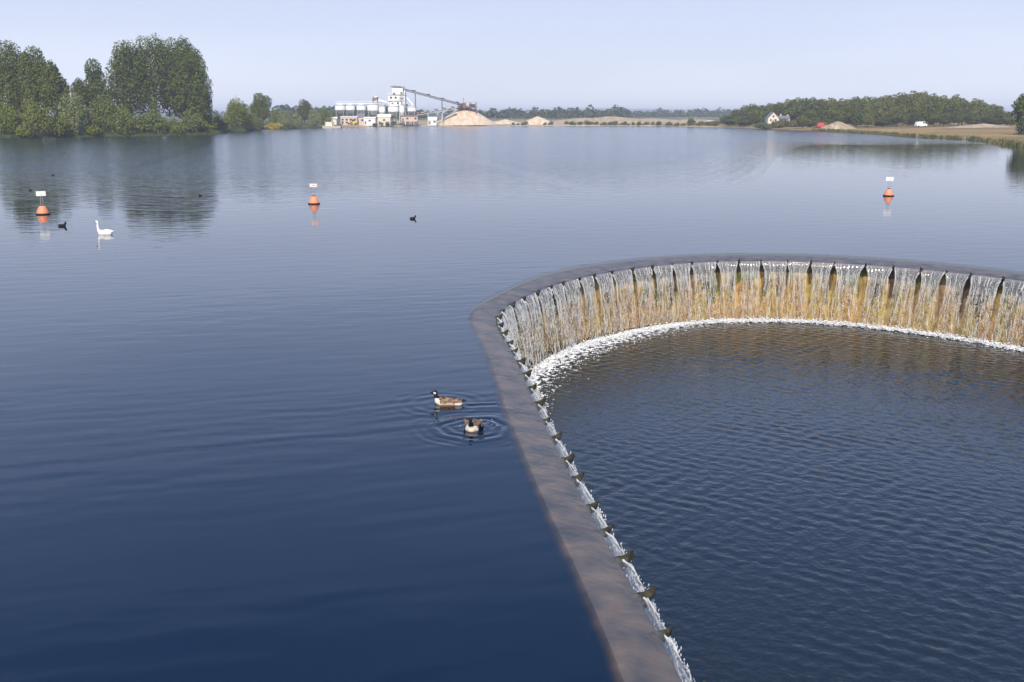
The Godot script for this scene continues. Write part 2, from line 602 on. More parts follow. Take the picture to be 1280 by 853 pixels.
# ---------------------------------------------------------------- trees
func crown_mesh(seed_: int, lobes: Array, n: int, size: float, hue: Color, droop := 0.0) -> ArrayMesh:
	# lobes: [centre, radii]; leaf sprays spread through the outer part of each lobe
	rng.seed = seed_
	var mb := MB.new()
	var total := 0.0
	for l in lobes: total += pow((l[1].x * l[1].y * l[1].z), 0.667)
	for l in lobes:
		var o: Vector3 = l[0]
		var rad: Vector3 = l[1]
		var tint := Color(hue.r * rng.randf_range(0.93, 1.07), hue.g * rng.randf_range(0.95, 1.05), hue.b * rng.randf_range(0.93, 1.07))
		var m := int(n * pow(rad.x * rad.y * rad.z, 0.667) / total)
		var f := rng.randf() * 100.0
		for q in m:
			var d := Vector3(rng.randfn(), rng.randfn(), rng.randfn()).normalized()
			var lump := 0.86 + 0.26 * noise.get_noise_3d(d.x * 62.0 + f, d.y * 62.0, d.z * 62.0) + 0.18 * noise.get_noise_3d(d.x * 150.0, d.y * 150.0 + f, d.z * 150.0)
			var r := lump * (1.0 - 0.55 * pow(rng.randf(), 2.4))
			var p := o + d * rad * r
			if p.y < 0.15: continue
			var nn := (d + Vector3(rng.randfn(), rng.randfn() + 0.5, rng.randfn()) * 0.7).normalized()
			var a := nn.cross(Vector3(rng.randfn(), rng.randfn(), rng.randfn())).normalized()
			var b := nn.cross(a)
			if droop > 0.0:
				b = (b * (1.0 - droop) + Vector3.DOWN * droop).normalized(); a = b.cross(nn).normalized()
			var s := size * rng.randf_range(0.55, 1.25)
			var w := s * rng.randf_range(0.45, 0.8)
			var c := Color(tint.r * rng.randf_range(0.92, 1.12), tint.g, tint.b * rng.randf_range(0.85, 1.15))
			var k := mb.v.size()
			var bend := nn * s * 0.22
			mb.v.append_array(PackedVector3Array([p - b * s * 0.6, p + a * w * 0.55 + bend, p + b * s * 0.6, p - a * w * 0.55 + bend]))
			for e in 4: mb.c.append(c)
			mb.i.append_array(PackedInt32Array([k, k + 1, k + 2, k, k + 2, k + 3]))
	return mb.mesh()

func trunk_mesh(h: float, r: float, lobes: Array, bare := 0.1) -> ArrayMesh:
	var mb := MB.new()
	var lean := Vector3(rng.randfn() * 0.03 * h, 0, rng.randfn() * 0.03 * h)
	mb.tube([Vector3(0, -0.5, 0), Vector3(0, h * 0.06, 0), lean * 0.4 + Vector3(0, h * 0.4, 0), lean + Vector3(0, h * 0.85, 0)], [r * 1.5, r, r * 0.7, r * 0.12], 8, false)
	for l in lobes:
		var e: Vector3 = l[0]
		var y := clampf(e.y * 0.55, h * bare, h * 0.6)
		var s := Vector3(0, y, 0) + lean * (y / h)
		mb.tube([s, s.lerp(e, 0.45) + Vector3(0, -0.04 * h, 0), e], [r * 0.5, r * 0.33, r * 0.06], 5, false)
	return mb.mesh()

func lobes_of(kind: String, h: float, w: float) -> Array:
	var out := []
	var r := w * 0.5
	match kind:
		"poplar":
			# a broad dome of many rounded boughs reaching nearly to the ground
			for q in 26:
				var v := 1.0 - 1.75 * (q + 0.5) / 26.0
				var a := q * 2.4 + rng.randf() * 0.5
				var s := sqrt(maxf(0.0, 1.0 - v * v)) if v > 0.0 else 1.0
				var c := Vector3(cos(a) * s * r * 0.66, h * (0.52 + 0.36 * v), sin(a) * s * r * 0.66)
				var k := rng.randf_range(0.3, 0.42)
				out.append([c, Vector3(r * k, h * 0.125 * rng.randf_range(0.85, 1.2), r * k)])
			out.append([Vector3(0, h * 0.5, 0), Vector3(r * 0.66, h * 0.4, r * 0.66)])
		"pointed":
			for q in 5:
				var t := q / 4.0
				out.append([Vector3(rng.randfn() * r * 0.15, h * lerpf(0.25, 0.84, t), rng.randfn() * r * 0.15), Vector3(r * lerpf(1.15, 0.6, t), h * lerpf(0.2, 0.17, t), r * lerpf(1.15, 0.6, t))])
			for q in 5:
				var a := TAU * rng.randf()
				out.append([Vector3(cos(a) * r * 0.6, h * rng.randf_range(0.2, 0.5), sin(a) * r * 0.6), Vector3(r * 0.4, h * 0.11, r * 0.4)])
		"bush", "willow":
			var tall := 0.2 if kind == "willow" else 0.0
			for q in 8:
				var a := TAU * q / 8.0 + rng.randf()
				var d := r * rng.randf_range(0.25, 0.62)
				var s := rng.randf_range(0.32, 0.5)
				out.append([Vector3(cos(a) * d, h * rng.randf_range(0.25, 0.62), sin(a) * d), Vector3(r * s, h * (s + tall) * 0.62, r * s)])
			out.append([Vector3(rng.randfn() * r * 0.1, h * 0.62, 0), Vector3(r * 0.6, h * 0.38, r * 0.6)])
			out.append([Vector3(0, h * 0.28, 0), Vector3(r * 0.95, h * 0.28, r * 0.95)])
		_:
			for q in 9:
				var a := TAU * q / 9.0 * 2.0 + rng.randf()
				var d := r * rng.randf_range(0.3, 0.66)
				var s := rng.randf_range(0.3, 0.48)
				out.append([Vector3(cos(a) * d, h * rng.randf_range(0.34, 0.78), sin(a) * d), Vector3(r * s, h * s * 0.5, r * s)])
			out.append([Vector3(rng.randfn() * r * 0.12, h * 0.78, 0), Vector3(r * 0.55, h * 0.22, r * 0.55)])
			out.append([Vector3(0, h * 0.5, 0), Vector3(r * 0.8, h * 0.32, r * 0.8)])
	return out

func tree(called: String, kind: String, seed_: int, h: float, w: float, n: int, leaf: float, hue: Color, droop := 0.0) -> Node3D:
	rng.seed = seed_
	var o := Node3D.new()
	o.name = called
	var lb := lobes_of(kind, h, w)
	part("trunk", trunk_mesh(h, clampf(h * 0.016, 0.08, 0.5), lb), M.bark, o)
	part("crown", crown_mesh(seed_ + 77, lb, n, leaf, hue, droop), M.leaf, o)
	return o

func plant_tree(o: Node3D, where: Vector3, label: String, category: String, group: String):
	o.name = numbered(String(o.name).rstrip("0123456789").trim_suffix("_"))
	add_child(o)
	o.position = where
	tag(o, label, category, group)

# ---------------------------------------------------------------- the ground
const SHORE := [[-330.0, 40.0], [-300.0, -80.0], [-250.0, -190.0], [-205.0, -255.0], [-180.0, -290.0], [-168.0, -305.0], [-164.0, -325.0], [-154.0, -336.0], [-140.0, -348.0], [-125.5, -361.0], [-114.6, -383.0], [-119.0, -420.0], [-122.0, -455.0], [-124.5, -515.0], [-112.0, -570.0], [-103.0, -600.0], [-95.5, -640.0], [-62.8, -662.0], [0.0, -675.0], [31.8, -675.0], [83.0, -660.0], [117.0, -597.0], [129.7, -559.0], [134.5, -502.0], [139.5, -455.0], [139.5, -425.0], [138.8, -383.0], [133.0, -341.0], [133.3, -322.0], [135.1, -309.0], [134.3, -291.0], [127.0, -263.0], [120.0, -238.0], [112.0, -207.0], [112.0, -170.0], [125.0, -120.0], [150.0, -50.0], [180.0, 40.0]]
var shore := PackedVector2Array()

func land_height(d: float) -> float:
	# d: metres behind the water's edge
	return -0.6 + 1.1 * smoothstep(0.0, 2.2, d) + 0.5 * smoothstep(2.0, 14.0, d) + 1.0 * smoothstep(14.0, 110.0, d) + 1.6 * smoothstep(150.0, 900.0, d)

func shore_distance(x: float, z: float) -> float:
	var best := 1e9
	for j in shore.size() - 1:
		var q := Geometry2D.get_closest_point_to_segment(Vector2(x, z), shore[j], shore[j + 1])
		best = minf(best, q.distance_to(Vector2(x, z)))
	return best

func build_ground() -> MB:
	var mb := MB.new()
	var rows := [0.0, 1.0, 2.2, 4.0, 8.0, 14.0, 24.0, 40.0, 65.0, 110.0, 180.0, 320.0, 600.0, 1200.0, 2500.0, 5200.0, 9000.0]
	var cols := shore.size()
	for j in cols:
		var p := shore[j]
		var away := (p - Vector2(0, -330)).normalized()
		for r in rows:
			var dir := away
			var jit := 0.8 * noise.get_noise_2d(j * 37.0, 5.0) * (1.0 - smoothstep(0.0, 8.0, r))
			var q: Vector2 = p + dir * (float(r) + jit)
			var y := land_height(r) + (0.25 * noise.get_noise_2d(q.x * 3.0, q.y * 3.0) if r > 1.0 else 0.0)
			mb.v.append(Vector3(q.x, y, q.y))
			# what grows or lies there: grass on the left bank, sand at the works, dry grass on the right
			var n1 := noise.get_noise_2d(q.x * 2.0, q.y * 2.0)
			var n2 := noise.get_noise_2d(q.x * 0.6 + 90.0, q.y * 0.6)
			var g := Vector3(0.055, 0.075, 0.026)
			var sand := Vector3(0.42, 0.32, 0.2)
			var dry := Vector3(0.36, 0.225, 0.10)
			var s := smoothstep(-125.0, -100.0, q.x + n2 * 8.0) * smoothstep(-520.0, -575.0, q.y)
			var c := g.lerp(sand, s)
			if p.x > 60.0: c = sand.lerp(dry, smoothstep(-620.0, -520.0, p.y))
			c = c.lerp(Vector3(0.10, 0.115, 0.045), clampf(0.5 + 1.8 * n1, 0.0, 1.0) * (0.6 if p.x > 60.0 else 0.25))
			if r > 250.0: c = c.lerp(Vector3(0.12, 0.13, 0.06), 0.8)
			c *= 1.0 + 0.35 * n2
			mb.c.append(Color(c.x, c.y, c.z))
	var m := rows.size()
	for j in cols - 1:
		for r in m - 1:
			var a := j * m + r
			mb.i.append_array(PackedInt32Array([a, a + 1, a + m, a + m, a + 1, a + m + 1]))
	return mb

func heap(radius: float, h: float, seed_: int, stretch := 1.0) -> ArrayMesh:
	# a heap of loose sand: a cone with rounded top and runnels
	var mb := MB.new()
	var sides := 56
	var rings := 14
	for k in rings + 1:
		var t := k / float(rings)
		for s in sides:
			var a := TAU * s / sides
			var rr := radius * t * (1.0 + 0.10 * noise.get_noise_2d(cos(a) * 40.0 + seed_ * 31.0, sin(a) * 40.0))
			var y := h * (1.0 - t) - h * 0.05 * exp(-t * 14.0) + 0.03 * h * noise.get_noise_2d(a * 60.0 + seed_, t * 25.0) * t
			mb.v.append(Vector3(cos(a) * rr * stretch, maxf(y, 0.0) - (0.6 if k == rings else 0.0), sin(a) * rr))
	for k in rings:
		for s in sides:
			var a := k * sides + s
			var b := k * sides + (s + 1) % sides
			mb.i.append_array(PackedInt32Array([a, a + sides, b, b, a + sides, b + sides]))
	return mb.mesh()

# ---------------------------------------------------------------- birds and buoys
func goose_paint(p: Vector3) -> Color:
	var m := noise.get_noise_3d(p.x * 420.0, p.y * 900.0, p.z * 420.0)
	if p.x > 0.445: return Color(0.012, 0.012, 0.012)
	if p.x > 0.25 and p.y > 0.17:
		if p.y > 0.28 and p.x < 0.395 and p.x > 0.335 and absf(p.z) > 0.03 and p.y < 0.335: return Color(0.75, 0.72, 0.66)
		return Color(0.014, 0.013, 0.013)
	if p.x < -0.36: return Color(0.02, 0.018, 0.016) if p.y > 0.09 else Color(0.78, 0.75, 0.7)
	if p.x < -0.2 and p.y < 0.075: return Color(0.8, 0.77, 0.72)
	if p.x + 0.05 * m - 0.3 * (p.y - 0.06) > 0.2 and p.y < 0.18: return Color(0.7, 0.62, 0.5)
	if p.y < 0.06 + 0.02 * m: return Color(0.5, 0.36, 0.24)
	return Color(0.16, 0.1, 0.062) * (1.0 + 1.5 * m)

func make_goose(bathing: bool, called: String) -> ArrayMesh:
	var caps := [
		[Vector3(-0.26, 0.05, 0), Vector3(0.16, 0.05, 0), 0.12, 0.155, Vector3(1, 1.1, 0.92)],
		[Vector3(0.14, 0.06, 0), Vector3(0.27, 0.08, 0), 0.14, 0.105],
		[Vector3(-0.24, 0.08, 0), Vector3(-0.46, 0.13, 0), 0.09, 0.018, Vector3(1, 1.5, 0.7)],
		[Vector3(0.27, 0.1, 0), Vector3(0.34, 0.2, 0), 0.09, 0.05],
		[Vector3(0.34, 0.2, 0), Vector3(0.35, 0.3, 0), 0.05, 0.04],
		[Vector3(0.36, 0.325, 0), Vector3(0.41, 0.32, 0), 0.05, 0.036],
		[Vector3(0.42, 0.315, 0), Vector3(0.505, 0.3, 0), 0.024, 0.011, Vector3(1, 1.2, 0.8)]]
	if bathing:
		for s: float in [-1.0, 1.0]:
			caps.append([Vector3(0.12, 0.14, 0.09 * s), Vector3(-0.06, 0.18, 0.2 * s), 0.05, 0.035])
			caps.append([Vector3(-0.06, 0.18, 0.2 * s), Vector3(-0.3, 0.08, 0.22 * s), 0.045, 0.012])
			caps.append([Vector3(0.04, 0.16, 0.14 * s), Vector3(-0.28, 0.08, 0.15 * s), 0.05, 0.02])
	return body_mesh(caps, 0.045, 0.016, goose_paint)

func make_buoy(where: Vector3, turn: float, label: String, edged: bool):
	var o := base("marker_buoy", where, turn, label, "buoy", "orange buoys on the lake")
	var mb := MB.new()
	mb.lathe([[0.05, -0.35], [0.4, -0.3], [0.46, -0.05], [0.45, 0.08], [0.42, 0.18], [0.36, 0.36], [0.27, 0.53], [0.2, 0.62], [0.13, 0.66], [0.0, 0.67]], 20)
	part("float", mb.mesh(), M.buoy, o)
	mb = MB.new()
	mb.lathe([[0.44, -0.02], [0.5, 0.0], [0.515, 0.04], [0.5, 0.08], [0.44, 0.1]], 20)
	part("collar", mb.mesh(), M.rubber, o)
	mb = MB.new()
	mb.lathe([[0.14, 0.64], [0.15, 0.66], [0.15, 0.72], [0.0, 0.74]], 12)
	part("mount", mb.mesh(), M.dark_steel, o)
	for s: float in [-1.0, 1.0]:
		mb = MB.new()
		mb.tube([Vector3(0.1 * s, 0.68, 0), Vector3(0.05 * s, 1.45, 0)], [0.018, 0.018], 6)
		part("stay", mb.mesh(), M.steel, o)
	mb = MB.new()
	mb.box(Vector3(0.68, 0.36, 0.03), Transform3D(Basis(), Vector3(0, 1.58, 0)))
	var b := part("board", mb.mesh(), M.white, o)
	if edged:
		for q in [[0, 0.155, 0.66, 0.035], [0, -0.155, 0.66, 0.035], [-0.31, 0, 0.035, 0.275], [0.31, 0, 0.035, 0.275], [0.03, 0.0, 0.36, 0.05]]:
			mb = MB.new()
			mb.box(Vector3(q[2], q[3], 0.006), Transform3D(Basis(), Vector3(q[0], 1.58 + q[1], 0.018)))
			part("red_stripe", mb.mesh(), M.sign_red, b)
	else:
		mb = MB.new()
		mb.box(Vector3(0.2, 0.05, 0.006), Transform3D(Basis(), Vector3(0.03, 1.53, 0.018)))
		part("mark", mb.mesh(), M.faint_grey, b)

# ---------------------------------------------------------------- the works on the far shore
func boxpart(called: String, m: Material, parent: Node, x: float, y: float, z: float, sx: float, sy: float, sz: float) -> MeshInstance3D:
	var mb := MB.new()
	mb.at(x, y, z, sx, sy, sz)
	return part(called, mb.mesh(), m, parent)

func barpart(called: String, m: Material, parent: Node, a: Vector3, b: Vector3, w: float) -> MeshInstance3D:
	var mb := MB.new()
	mb.bar(a, b, w, w)
	return part(called, mb.mesh(), m, parent)

func make_silo(x: float, z: float, w: float, top: float, bottom: float, label: String):
	var o := base("storage_silo", Vector3(x, 1.4, z), 0.0, label, "silo", "silos of the gravel works")
	var r := w * 0.5
	var t := top - 1.4
	var b := bottom - 1.4
	var mb := MB.new()
	mb.lathe([[r * 0.3, b], [r * 0.98, lerpf(b, t, 0.4)], [r, lerpf(b, t, 0.42)], [r, t], [r * 0.9, t + 0.02], [0.0, t + 0.25]], 20)
	part("bin", mb.mesh(), M.white_metal, o)
	mb = MB.new()
	mb.lathe([[r * 1.0, t - 0.35], [r * 1.06, t - 0.35], [r * 1.06, t - 0.15], [r * 1.0, t - 0.15]], 20)
	part("rim", mb.mesh(), M.steel, o)
	for q in 4:
		var a := PI / 4 + PI / 2 * q
		barpart("leg", M.steel, o, Vector3(cos(a) * r * 0.93, -0.6, sin(a) * r * 0.93), Vector3(cos(a) * r * 0.93, lerpf(b, t, 0.5), sin(a) * r * 0.93), 0.35)
	mb = MB.new()
	mb.lathe([[r * 0.16, b - 1.0], [r * 0.3, b]], 10)
	part("chute", mb.mesh(), M.rust, o)
	for q in 6:
		var a := TAU * q / 6.0
		barpart("rail_post", M.steel, o, Vector3(cos(a) * r * 0.9, t, sin(a) * r * 0.9), Vector3(cos(a) * r * 0.9, t + 1.1, sin(a) * r * 0.9), 0.1)
	mb = MB.new()
	mb.lathe([[r * 0.9, t + 1.0], [r * 0.92, t + 1.05], [r * 0.9, t + 1.1]], 18)
	part("handrail", mb.mesh(), M.white_metal, o)

func make_conveyor(a: Vector3, b: Vector3, deep: float, supports: Array, label: String, m: Material):
	var o := base("conveyor", Vector3(a.x, 0, a.z), 0.0, label, "conveyor", "")
	var p := a - o.position
	var q := b - o.position
	var side := (q - p).cross(Vector3.UP).normalized() * 0.8
	for s: float in [-1.0, 1.0]:
		barpart("top_chord", m, o, p + side * s + Vector3(0, deep, 0), q + side * s + Vector3(0, deep, 0), 0.28)
		barpart("bottom_chord", m, o, p + side * s, q + side * s, 0.28)
		var n := int(p.distance_to(q) / (deep * 1.7))
		for k in n:
			var t0 := p.lerp(q, k / float(n))
			var t1 := p.lerp(q, (k + 1) / float(n))
			barpart("brace", m, o, t0 + side * s + (Vector3(0, deep, 0) if k % 2 == 0 else Vector3.ZERO), t1 + side * s + (Vector3.ZERO if k % 2 == 0 else Vector3(0, deep, 0)), 0.15)
	var mb := MB.new()
	mb.bar(p + Vector3(0, deep * 0.55, 0), q + Vector3(0, deep * 0.55, 0), 1.3, 0.2)
	part("belt", mb.mesh(), M.rubber, o)
	for s in supports:
		var t := p.lerp(q, s)
		var g := Vector3(t.x, 0.6, t.z)
		for e: float in [-1.0, 1.0]:
			barpart("support", m, o, g + side * 1.6 * e, t + side * e, 0.4)
		barpart("cross_tie", m, o, g.lerp(t, 0.5) - side * 1.3, g.lerp(t, 0.5) + side * 1.3, 0.22)
	for k in 5:
		var t := p.lerp(q, 0.08 + k * 0.21)
		boxpart("cover", M.dark_steel, o, t.x, t.y + deep + 0.35, t.z, 2.2, 0.7, 1.9)

func make_works():
	var z := -665.0
	# silos, left to right along the shore
	make_silo(-111.9, z, 6.8, 13.6, 8.0, "white hopper silo standing at the outer end of the silo row, over the low sheds")
	make_silo(-105.2, z, 6.2, 13.6, 8.0, "white hopper silo, second in the row counted from the willows")
	make_silo(-98.2, z, 6.2, 13.6, 8.0, "white hopper silo, third in the row counted from the willows")
	make_silo(-90.6, z, 7.4, 14.2, 7.0, "broad white hopper silo under the short dark screening frame")
	make_silo(-84.4, z + 1.5, 4.3, 12.6, 6.4, "narrow white hopper silo between broad silo and tall tower")
	make_silo(-77.5, z - 2.0, 7.2, 13.0, 6.6, "white hopper silo directly beneath the tall screening tower")
	make_silo(-71.8, z - 1.0, 3.6, 13.2, 6.0, "slim white hopper silo at foot of the tall tower")
	make_silo(-65.2, z, 5.9, 12.4, 7.4, "white hopper silo standing alone beside tower towards the sand pile")
	var gw := base("silo_gantry", Vector3(-101, 1.4, z - 0.5), 0.0, "white railed walkway running along the tops of the silo row", "walkway")
	boxpart("deck", M.white_metal, gw, 0, 12.95, 0, 27.0, 0.3, 1.6)
	for k in 10:
		barpart("rail_post", M.white_metal, gw, Vector3(-13.4 + k * 2.97, 13.1, 0.75), Vector3(-13.4 + k * 2.97, 14.3, 0.75), 0.12)
	boxpart("rail", M.white_metal, gw, 0, 14.3, 0.75, 27.0, 0.14, 0.14)
	# short frame on the broad silo
	var fr := base("screening_machine", Vector3(-88.0, 1.4, z - 1.0), 0.0, "small rusty screening frame on top of the broad silo", "screen frame")
	boxpart("deck", M.steel, fr, 0, 13.6, 0, 6.4, 0.4, 3.4)
	for q in [[-2.6, -1.4], [0.4, -1.4], [-2.6, 1.4], [0.4, 1.4]]:
		barpart("post", M.dark_steel, fr, Vector3(q[0], 13.4, q[1]), Vector3(q[0] + 0.4, 17.2, q[1]), 0.28)
	var mb := MB.new()
	mb.box(Vector3(3.4, 1.5, 2.6), Transform3D(Basis(Vector3(0, 0, 1), 0.35), Vector3(-1.0, 15.8, 0)))
	part("screen_box", mb.mesh(), M.rust, fr)
	boxpart("hood", M.white_metal, fr, -0.3, 17.3, 0, 1.8, 0.9, 1.8)
	mb = MB.new()
	mb.bar(Vector3(1, 15.2, 0), Vector3(6.8, 13.9, 0), 1.6, 0.9)
	part("chute", mb.mesh(), M.white_metal, fr)
	# tall tower
	var tw := base("screening_tower", Vector3(-75.3, 1.4, z - 6.0), 0.0, "tall white steel screening tower with conveyor at its top", "tower")
	for x in [-5.4, -1.8, 1.8, 5.4]:
		for zz in [-3.0, 3.0]:
			barpart("column", M.white_metal, tw, Vector3(x, -0.6, zz), Vector3(x, 19.0 if x < 0.0 else 21.6, zz), 0.42)
	for y in [11.4, 14.6, 18.2]:
		boxpart("floor", M.steel, tw, 0, y, 0, 11.8, 0.35, 7.0)
		boxpart("handrail", M.white_metal, tw, 0, y + 1.2, 3.5, 11.8, 0.14, 0.14)
	boxpart("cladding", M.white_metal, tw, -2.0, 16.4, 0.4, 6.8, 3.1, 6.0)
	boxpart("cladding", M.white_metal, tw, -0.9, 13.0, 0.2, 7.4, 2.6, 5.6)
	boxpart("head_house", M.white_metal, tw, 0.6, 20.9, 0, 7.0, 4.6, 5.4)
	mb = MB.new()
	mb.quad(Vector3(-4.0, 23.4, 3.3), Vector3(-4.0, 24.6, -3.3), Vector3(5.2, 24.0, -3.3), Vector3(5.2, 23.4, 3.3))
	mb.box(Vector3(9.4, 0.22, 6.8), Transform3D(Basis(Vector3(0, 0, 1), -0.04), Vector3(0.6, 23.65, 0)))
	part("roof", mb.mesh(), M.steel, tw)
	for q in [[-3.6, 16.8], [-0.6, 16.8], [-2.8, 13.2], [0.8, 13.2]]:
		var wn := boxpart("window", M.dark_glass, tw, q[0], q[1], 3.42 if q[1] > 15.0 else 3.02, 1.3, 1.1, 0.08)
		boxpart("sill", M.steel, wn, q[0], q[1] - 0.66, 3.46 if q[1] > 15.0 else 3.06, 1.6, 0.14, 0.2)
	for q in [[1.8, 11.6, 5.4, 14.4], [5.4, 14.8, 1.8, 18.0], [1.8, 14.8, 5.4, 18.0], [-5.4, 11.6, -1.8, 14.4], [1.8, 0.0, 5.4, 11.2], [5.4, 0.0, 1.8, 11.2], [-5.4, 0.0, -1.8, 11.2]]:
		barpart("brace", M.white_metal, tw, Vector3(q[0], q[1], 3.25), Vector3(q[2], q[3], 3.25), 0.26)
	for q in [[3.2, 19.9, 1.2], [-1.6, 19.6, 1.6], [3.6, 16.4, 1.5], [3.4, 12.8, 1.4]]:
		boxpart("machine", M.rust if q[1] < 18.0 else M.dark_steel, tw, q[0], q[1] - 0.3, 2.6, q[2], 1.3, 1.6)
	mb = MB.new()
	mb.bar(Vector3(5.8, 17.6, 1.0), Vector3(10.4, 12.2, 1.0), 0.9, 0.7)
	part("chute", mb.mesh(), M.white_metal, tw)
	mb = MB.new()
	mb.tube([Vector3(5.9, 0, 3.6), Vector3(5.9, 20.0, 3.6)], [0.22, 0.22], 6)
	part("pipe", mb.mesh(), M.dark_steel, tw)
	make_conveyor(Vector3(-77.5, 24.6, -672), Vector3(-33.0, 13.0, -680), 1.1, [0.31, 0.7], "long dark inclined conveyor running from tower top down to the sand pile", M.dark_steel)
	make_conveyor(Vector3(-63.0, 6.9, -667), Vector3(-37.0, 10.8, -676), 1.3, [0.3, 0.65], "short pale truss conveyor rising towards the sand pile", M.pale_steel)
	# machine house above the pile
	var ch := base("crusher_house", Vector3(-30.0, 1.4, -684), 0.0, "rusty open machine house standing behind the top of the sand pile", "machine house")
	for x in [-6.0, -2.0, 2.0, 6.0]:
		for zz in [-2.2, 2.2]:
			barpart("column", M.rust, ch, Vector3(x, -0.5, zz), Vector3(x, 14.0, zz), 0.4)
	boxpart("deck", M.rust, ch, 0, 10.4, 0, 13.2, 0.4, 5.4)
	boxpart("machine", M.rust, ch, -3.0, 12.0, 0, 4.4, 2.6, 3.4)
	boxpart("machine", M.dark_steel, ch, 3.4, 11.7, 0.2, 4.2, 2.2, 3.2)
	boxpart("roof", M.pale_steel, ch, 2.6, 14.1, 0, 8.0, 0.3, 5.4)
	barpart("brace", M.rust, ch, Vector3(-6, 10.6, 2.4), Vector3(-2, 13.8, 2.4), 0.25)
	barpart("brace", M.rust, ch, Vector3(2, 13.8, 2.4), Vector3(6, 10.6, 2.4), 0.25)
	barpart("mast", M.dark_steel, ch, Vector3(-2.8, 13, 0), Vector3(-2.4, 17.0, 0), 0.25)
	# sheds and plant at the foot of the silos
	make_shed(Vector3(-115.5, 1.2, -648), 8.6, 3.4, 6.0, 1.0, M.cream, M.white, "long low cream shed with pale roof behind the moored pontoon")
	make_shed(Vector3(-104.0, 1.2, -652), 10.5, 4.2, 6.0, 0.8, M.pink_wall, M.pale_steel, "two-storey pinkish shed with rows of dark windows below silos", 2)
	make_shed(Vector3(-90.4, 1.2, -650), 7.2, 4.0, 6.0, 0.5, M.white, M.white_metal, "plain white box shed in front of the broad silo")
	make_shed(Vector3(-97.0, 1.2, -655), 4.6, 4.4, 5.0, 2.2, M.pink_wall, M.slate, "small pinkish shed with steep grey roof between two sheds")
	make_shed(Vector3(-81.5, 1.2, -652), 8.0, 4.6, 6.0, 1.6, M.cream, M.white_metal, "cream shed with sloping white roof in front of tall tower")
	make_shed(Vector3(-66.0, 3.0, -658), 10.5, 3.2, 5.0, 0.5, M.pink_wall, M.rust, "reddish control cabin raised on posts beside the lone silo", 0, true)
	make_shed(Vector3(-51.5, 1.2, -662), 5.0, 2.8, 4.0, 1.6, M.white, M.white, "little white hut by the foot of the sand pile")
	make_loader(Vector3(-100.3, 1.0, -645), 0.3, "yellow wheel loader parked on the shore below the silos")
	# loose sand
	single("sand_pile", heap(20.5, 13.0, 3, 1.05), M.sand, "large pale conical sand pile below the long conveyor", "sand pile", "sand piles").position = Vector3(-31.5, 1.0, -689)
	single("sand_pile", heap(10.5, 5.6, 8, 1.25), M.sand, "smaller pale sand pile with bushes beside it, on far shore", "sand pile", "sand piles").position = Vector3(17.6, 0.9, -692)
	single("sand_pile", heap(9.0, 3.4, 11, 1.5), M.sand, "low sand pile between the large and the smaller cone", "sand pile", "sand piles").position = Vector3(-4.5, 0.9, -700)
	for q in [[52, -735, 22, 4.6, 1.9, 5], [72, -742, 26, 5.6, 2.0, 9], [100, -730, 24, 4.2, 2.2, 13], [128, -715, 20, 3.8, 2.0, 17], [152, -690, 17, 3.6, 2.2, 21]]:
		single("spoil_bank", heap(q[2], q[3], q[5], q[4]), M.spoil, "long low bank of pinkish spoil on the far shore beyond the sand piles", "spoil bank", "spoil banks beyond the sand piles").position = Vector3(q[0], 0.8, q[1])

func make_shed(at: Vector3, w: float, h: float, d: float, rise: float, wall: Material, roof: Material, label: String, rows := 0, posts := false):
	var o := base("works_shed", at, 0.0, label, "shed", "sheds of the gravel works")
	var mb := MB.new()
	mb.at(0, h * 0.5 - (0.0 if posts else 0.4), 0, w, h + (0.0 if posts else 0.8), d)
	for s: float in [-1.0, 1.0]:
		mb.tri(Vector3(w * 0.5 * s, h, -d * 0.5), Vector3(w * 0.5 * s, h, d * 0.5), Vector3(w * 0.5 * s, h + rise, 0))
	part("wall", mb.mesh(), wall, o)
	for s: float in [-1.0, 1.0]:
		mb = MB.new()
		var a := atan2(rise, d * 0.5) * s
		mb.box(Vector3(w + 0.6, 0.16, Vector2(d * 0.5, rise).length() + 0.35), Transform3D(Basis(Vector3(1, 0, 0), a), Vector3(0, h + rise * 0.5 + 0.1, d * 0.25 * s + 0.05 * s)))
		part("roof_slope", mb.mesh(), roof, o)
	var n := maxi(2, int(w / 2.2))
	for r in maxi(rows, 1):
		for k in n:
			if rows == 0 and k % 2 == 0: continue
			var y := h * 0.62 if rows < 2 else h * (0.3 + 0.42 * r)
			var wn := boxpart("window", M.dark_glass, o, (k + 0.5) / n * w - w * 0.5, y, d * 0.5 + 0.03, 1.3, 0.9, 0.08)
			boxpart("sill", M.pale_steel, wn, (k + 0.5) / n * w - w * 0.5, y - 0.52, d * 0.5 + 0.08, 1.5, 0.1, 0.2)
	boxpart("door", M.slate, o, -w * 0.42 + 0.3, 1.0, d * 0.5 + 0.035, 1.0, 2.0, 0.07)
	if posts:
		for x in [-0.46, -0.15, 0.15, 0.46]:
			barpart("post", M.rust, o, Vector3(w * x, -2.4, d * 0.42), Vector3(w * x, 0.0, d * 0.42), 0.3)
			barpart("post", M.rust, o, Vector3(w * x, -2.4, -d * 0.42), Vector3(w * x, 0.0, -d * 0.42), 0.3)

